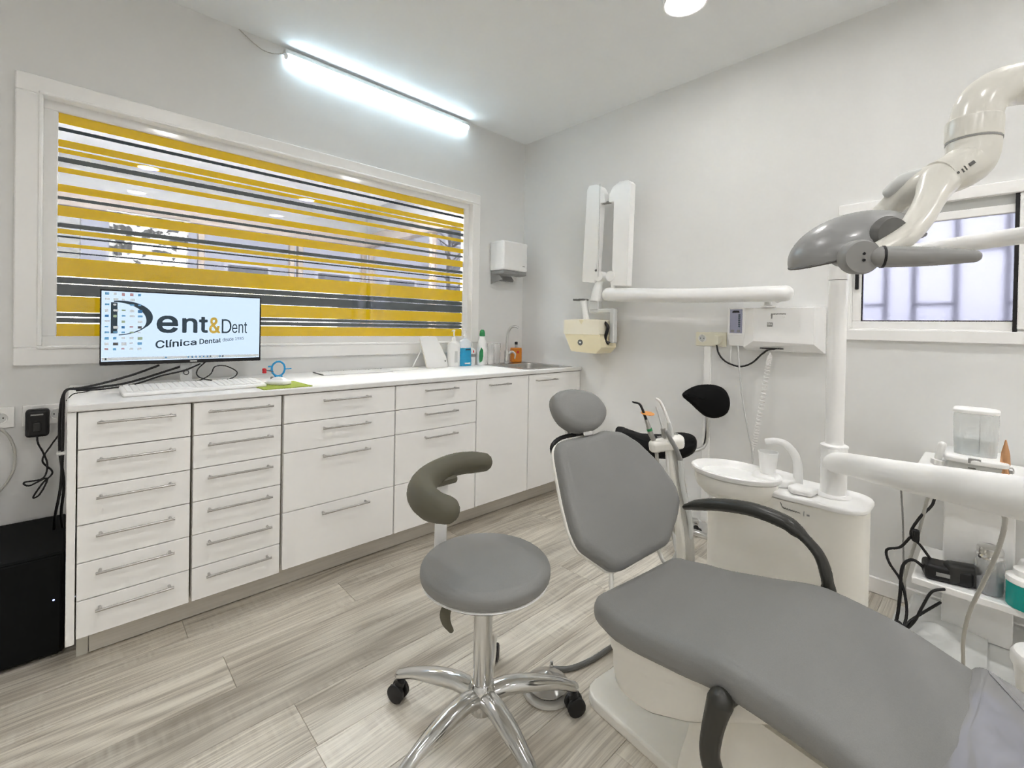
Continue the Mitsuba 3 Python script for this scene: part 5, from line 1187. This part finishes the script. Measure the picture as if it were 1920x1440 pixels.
part(us, 'print', cat([box(2.3080, 2.3105, 0.04 - 0.0, 0.060, 0.736, 0.739, 0), box(2.3080, 2.3105, 0.050, 0.060, 0.7245, 0.729, 0), box(2.3080, 2.3105, 0.030, 0.040, 0.7245, 0.729, 0)]), 'm_darkgrey', smooth=False)
tkl = outline([(2.35, -0.015), (2.47, -0.015), (2.47, 0.105), (2.35, 0.105)], 0.035, 72)
part(us, 'tank', loft([np.column_stack([tkl.mean(0) + (tkl - tkl.mean(0)) * s, np.full(72, z)]) for s, z in ((0.93, 0.7735), (0.97, 0.83), (1.0, 0.925))], cap=False), 'm_milky', smooth=True)
part(us, 'water', loft([np.column_stack([tkl.mean(0) + (tkl - tkl.mean(0)) * s, np.full(72, z)]) for s, z in ((0.90, 0.7738), (0.945, 0.835))]), rough('m_water', (0.70, 0.74, 0.74), 0.1, 0.5, spec_trans=0.0), smooth=40)
part(us, 'lid', warp(pad(np.array(tkl.mean(0) + (tkl - tkl.mean(0)) * 1.03), 0.014, 0.005), lambda v: v + [0, 0, 0.925]), 'm_white', smooth=35)
part(us, 'scale_mark', cat([box(2.3475, 2.3490, 0.032, 0.036, 0.840 + 0.013 * k, 0.8435 + 0.013 * k, 0) for k in range(6)] + [box(2.3475, 2.3490, 0.033, 0.0345, 0.79, 0.84, 0)]), 'm_midgrey', smooth=False)
sh_ = thing('scaler_handpiece', 'white scaler handpiece in its ring left of the clear tank', 'dental tool')
part(sh_, 'body', tube([(2.34, 0.146, 0.705), (2.34, 0.143, 0.735), (2.34, 0.135, 0.775), (2.34, 0.130, 0.800)], [0.009, 0.010, 0.0125, 0.013], 16, 4, roundend=True), 'm_white', smooth=60)
part(sh_, 'ring', place(lathe([(0.0115, -0.012), (0.020, -0.012), (0.021, 0.006), (0.0125, 0.008)], 24, ring=True), (2.34, 0.141, 0.738), (0, -0.15, 1)), 'm_white')
part(sh_, 'bracket', box(2.335, 2.36, 0.12, 0.135, 0.755, 0.762, 0.002), 'm_white', smooth=False)
hpz = thing('contra_handpiece', 'copper coloured handpiece standing upright right of the clear tank', 'dental tool')
part(hpz, 'body', place(lathe([(0, 0), (0.010, 0.0), (0.0125, 0.006), (0.0085, 0.026), (0.0130, 0.048), (0.0105, 0.085), (0.0045, 0.115), (0.002, 0.128), (0, 0.129)], 24), (2.33, -0.030, 0.722)), 'm_copper', smooth=40)
part(hpz, 'holder', cat([box(2.33, 2.37, -0.052, -0.010, 0.735, 0.752, 0.004), place(lathe([(0, 0.7005), (0.013, 0.7005), (0.009, 0.712), (0.008, 0.722), (0, 0.722)], 18), (2.33, -0.030, 0))]), 'm_nickel', smooth=False)
hk = thing('power_adapter', 'black power adapter lying on the trolley shelf with tangled cords', 'adapter')
part(hk, 'body', place(rbox(-0.040, 0.040, -0.075, 0.060, 0, 0.060, 0.014), (2.375, 0.118, 0.2905), rot=rotz(14)), 'm_black')
part(hk, 'grip', place(rbox(-0.026, 0.026, -0.05, 0.05, 0, 0.078, 0.018), (2.375, 0.070, 0.2905), rot=rotz(24)), 'm_rubber')
part(hk, 'print', place(box(-0.0412, -0.039, -0.02, 0.03, 0.022, 0.036, 0), (2.375, 0.118, 0.2905), rot=rotz(14)), 'm_midgrey', smooth=False)
for k, pts in enumerate(([(2.36, 0.165, 0.31), (2.36, 0.205, 0.335), (2.35, 0.235, 0.30), (2.33, 0.238, 0.20), (2.30, 0.245, 0.10), (2.24, 0.27, 0.05), (2.15, 0.30, 0.02)],
                         [(2.38, 0.150, 0.34), (2.38, 0.185, 0.39), (2.37, 0.215, 0.43), (2.38, 0.19, 0.50), (2.40, 0.155, 0.56), (2.42, 0.15, 0.64)],
                         [(2.36, 0.215, 0.42), (2.36, 0.245, 0.37), (2.36, 0.285, 0.345), (2.35, 0.275, 0.30), (2.34, 0.235, 0.24), (2.31, 0.215, 0.14), (2.25, 0.235, 0.07), (2.18, 0.28, 0.012)],
                         [(2.30, 0.11, 0.285), (2.285, 0.145, 0.265), (2.275, 0.17, 0.20), (2.27, 0.19, 0.14), (2.25, 0.225, 0.085)],
                         [(2.42, 0.128, 0.18), (2.34, 0.17, 0.155), (2.28, 0.20, 0.135), (2.25, 0.225, 0.10), (2.20, 0.28, 0.06)])):
    part(hk, 'cord', tube(pts, (0.0058, 0.0048, 0.0048, 0.0048, 0.0048)[k], 8, 6), 'm_black', smooth=60)
part(hk, 'cord_tie', cat([place(rbox(-0.012, 0.012, -0.012, 0.012, 0, 0.05, 0.009), (2.365, 0.20, 0.405)), place(rbox(-0.013, 0.013, -0.013, 0.013, 0, 0.05, 0.01), (2.255, 0.235, 0.078)), place(rbox(-0.02, 0.02, -0.02, 0.02, 0, 0.09, 0.012), (2.18, 0.27, 0.0))]), 'm_black')
for i, (pts, r, lbl) in enumerate((([(2.47, 0.262, 0.62), (2.61, 0.271, 0.516), (2.619, 0.264, 0.388), (2.621, 0.26, 0.249), (2.625, 0.255, 0.15), (2.633, 0.246, 0.02)], 0.0035, 'thin grey hose hanging beside the unit column'),
                                    ([(1.66, 0.215, 0.80), (1.95, 0.155, 0.72), (2.20, 0.150, 0.65), (2.357, 0.17, 0.574), (2.401, 0.195, 0.43), (2.435, 0.23, 0.257), (2.469, 0.264, 0.02)], 0.0058, 'pale hose hanging from the swing arm behind the cords'),
                                    ([(1.285, 0.008, 0.885), (1.36, -0.005, 0.868), (1.47, -0.021, 0.809), (1.589, -0.010, 0.69), (1.692, 0.014, 0.564), (1.798, 0.037, 0.44), (1.913, 0.05, 0.307), (2.04, 0.052, 0.17), (2.10, 0.055, 0.02)], 0.0048, 'grey hose curving down from the swing arm before the trolley'))):
    hs = thing('hose', lbl, 'hose')
    part(hs, 'tube', tube(pts, r, 10, 8), ('m_midgrey', 'm_hose', 'm_hose')[i], smooth=60)
jr = thing('glass_jar', 'clear lidded jar with a steel cap on the trolley shelf beside the teal tub', 'jar')
jz = 1.28
part(jr, 'wall', place(loft([np.column_stack([r * np.cos(th_), r * np.sin(th_), np.full(64, z * jz)]) for r, z in ((0.0005, 0.002), (0.034, 0.002), (0.038, 0.02), (0.038, 0.085), (0.033, 0.098))], cap=False), (2.375, 0.0, 0.2905)), 'm_clear', smooth=35)
part(jr, 'content', place(lathe([(0, 0.003), (0.032, 0.003), (0.0345, 0.02), (0.0345, 0.055), (0, 0.058)], 32), (2.375, 0.0, 0.2905)), 'm_shade')
part(jr, 'lid', place(lathe([(r, z * jz) for r, z in ((0, 0.098), (0.036, 0.098), (0.038, 0.104), (0.034, 0.110), (0.036, 0.118), (0.033, 0.128), (0.015, 0.134), (0, 0.135))], 40), (2.375, 0.0, 0.2905)), 'm_chrome', smooth=30)
tb = thing('tub', 'white lidded tub with a teal label at the right edge of the trolley shelf', 'tub')
part(tb, 'body', place(lathe([(0, 0), (0.054, 0), (0.056, 0.004), (0.056, 0.082), (0, 0.082)], 44), (2.345, -0.095, 0.2905)), 'm_teal', smooth=35)
part(tb, 'lid', place(lathe([(0, 0.0825), (0.058, 0.0825), (0.059, 0.088), (0.057, 0.100), (0.040, 0.106), (0.040, 0.126), (0, 0.128)], 44), (2.345, -0.095, 0.2905)), 'm_white', smooth=35)
part(tb, 'print', box(2.2865, 2.2925, -0.083, -0.081, 0.295, 0.370, 0), 'm_white', smooth=False)
t2 = thing('plastic_bottle', 'white bottle behind the teal tub at the right edge', 'bottle')
part(t2, 'body', place(lathe([(0, 0), (0.034, 0), (0.036, 0.004), (0.036, 0.115), (0.030, 0.130), (0.016, 0.138), (0.016, 0.16), (0, 0.161)], 36), (2.425, -0.103, 0.2905)), 'm_white', smooth=35)
wb = thing('waste_tub', 'round white tub with a lid at the right edge below the trolley shelf', 'tub')
part(wb, 'body', place(lathe([(0, 0), (0.062, 0), (0.066, 0.004), (0.082, 0.155), (0, 0.155)], 48), (2.10, -0.135, 0.06)), 'm_white', smooth=35)
part(wb, 'lid', place(lathe([(0, 0.1555), (0.086, 0.1555), (0.088, 0.160), (0.088, 0.182), (0.080, 0.194), (0.05, 0.200), (0, 0.201)], 48), (2.10, -0.135, 0.06)), 'm_white', smooth=35)
part(wb, 'stand', place(lathe([(0, 0), (0.09, 0), (0.09, 0.05), (0.07, 0.059), (0, 0.059)], 40), (2.10, -0.135, 0.0)), 'm_lightgrey')
sh2 = thing('plastic_sheet', 'crumpled clear white plastic bag lying on the floor under the trolley', 'bag')
gv = np.array([[x, y] for x in np.linspace(-0.16, 0.16, 26) for y in np.linspace(-0.13, 0.13, 22)])
gz = 0.015 + 0.055 * vnoise(np.column_stack([gv * 16, gv[:, :1] * 0 + 2.0]), 4) * np.clip(1.2 - np.hypot(gv[:, 0] / 0.16, gv[:, 1] / 0.13), 0, 1)
gi, gj = np.meshgrid(np.arange(25), np.arange(21), indexing='ij')
gq = np.stack([gi * 22 + gj, (gi + 1) * 22 + gj, (gi + 1) * 22 + gj + 1, gi * 22 + gj + 1], -1).reshape(-1, 4)
gt = trimesh.Trimesh(np.column_stack([gv, gz]), np.vstack([gq[:, [0, 1, 2]], gq[:, [0, 2, 3]]]), process=False)
part(sh2, 'film', place(gt, (2.33, 0.13, 0.068)), 'm_lightgrey', smooth=40)
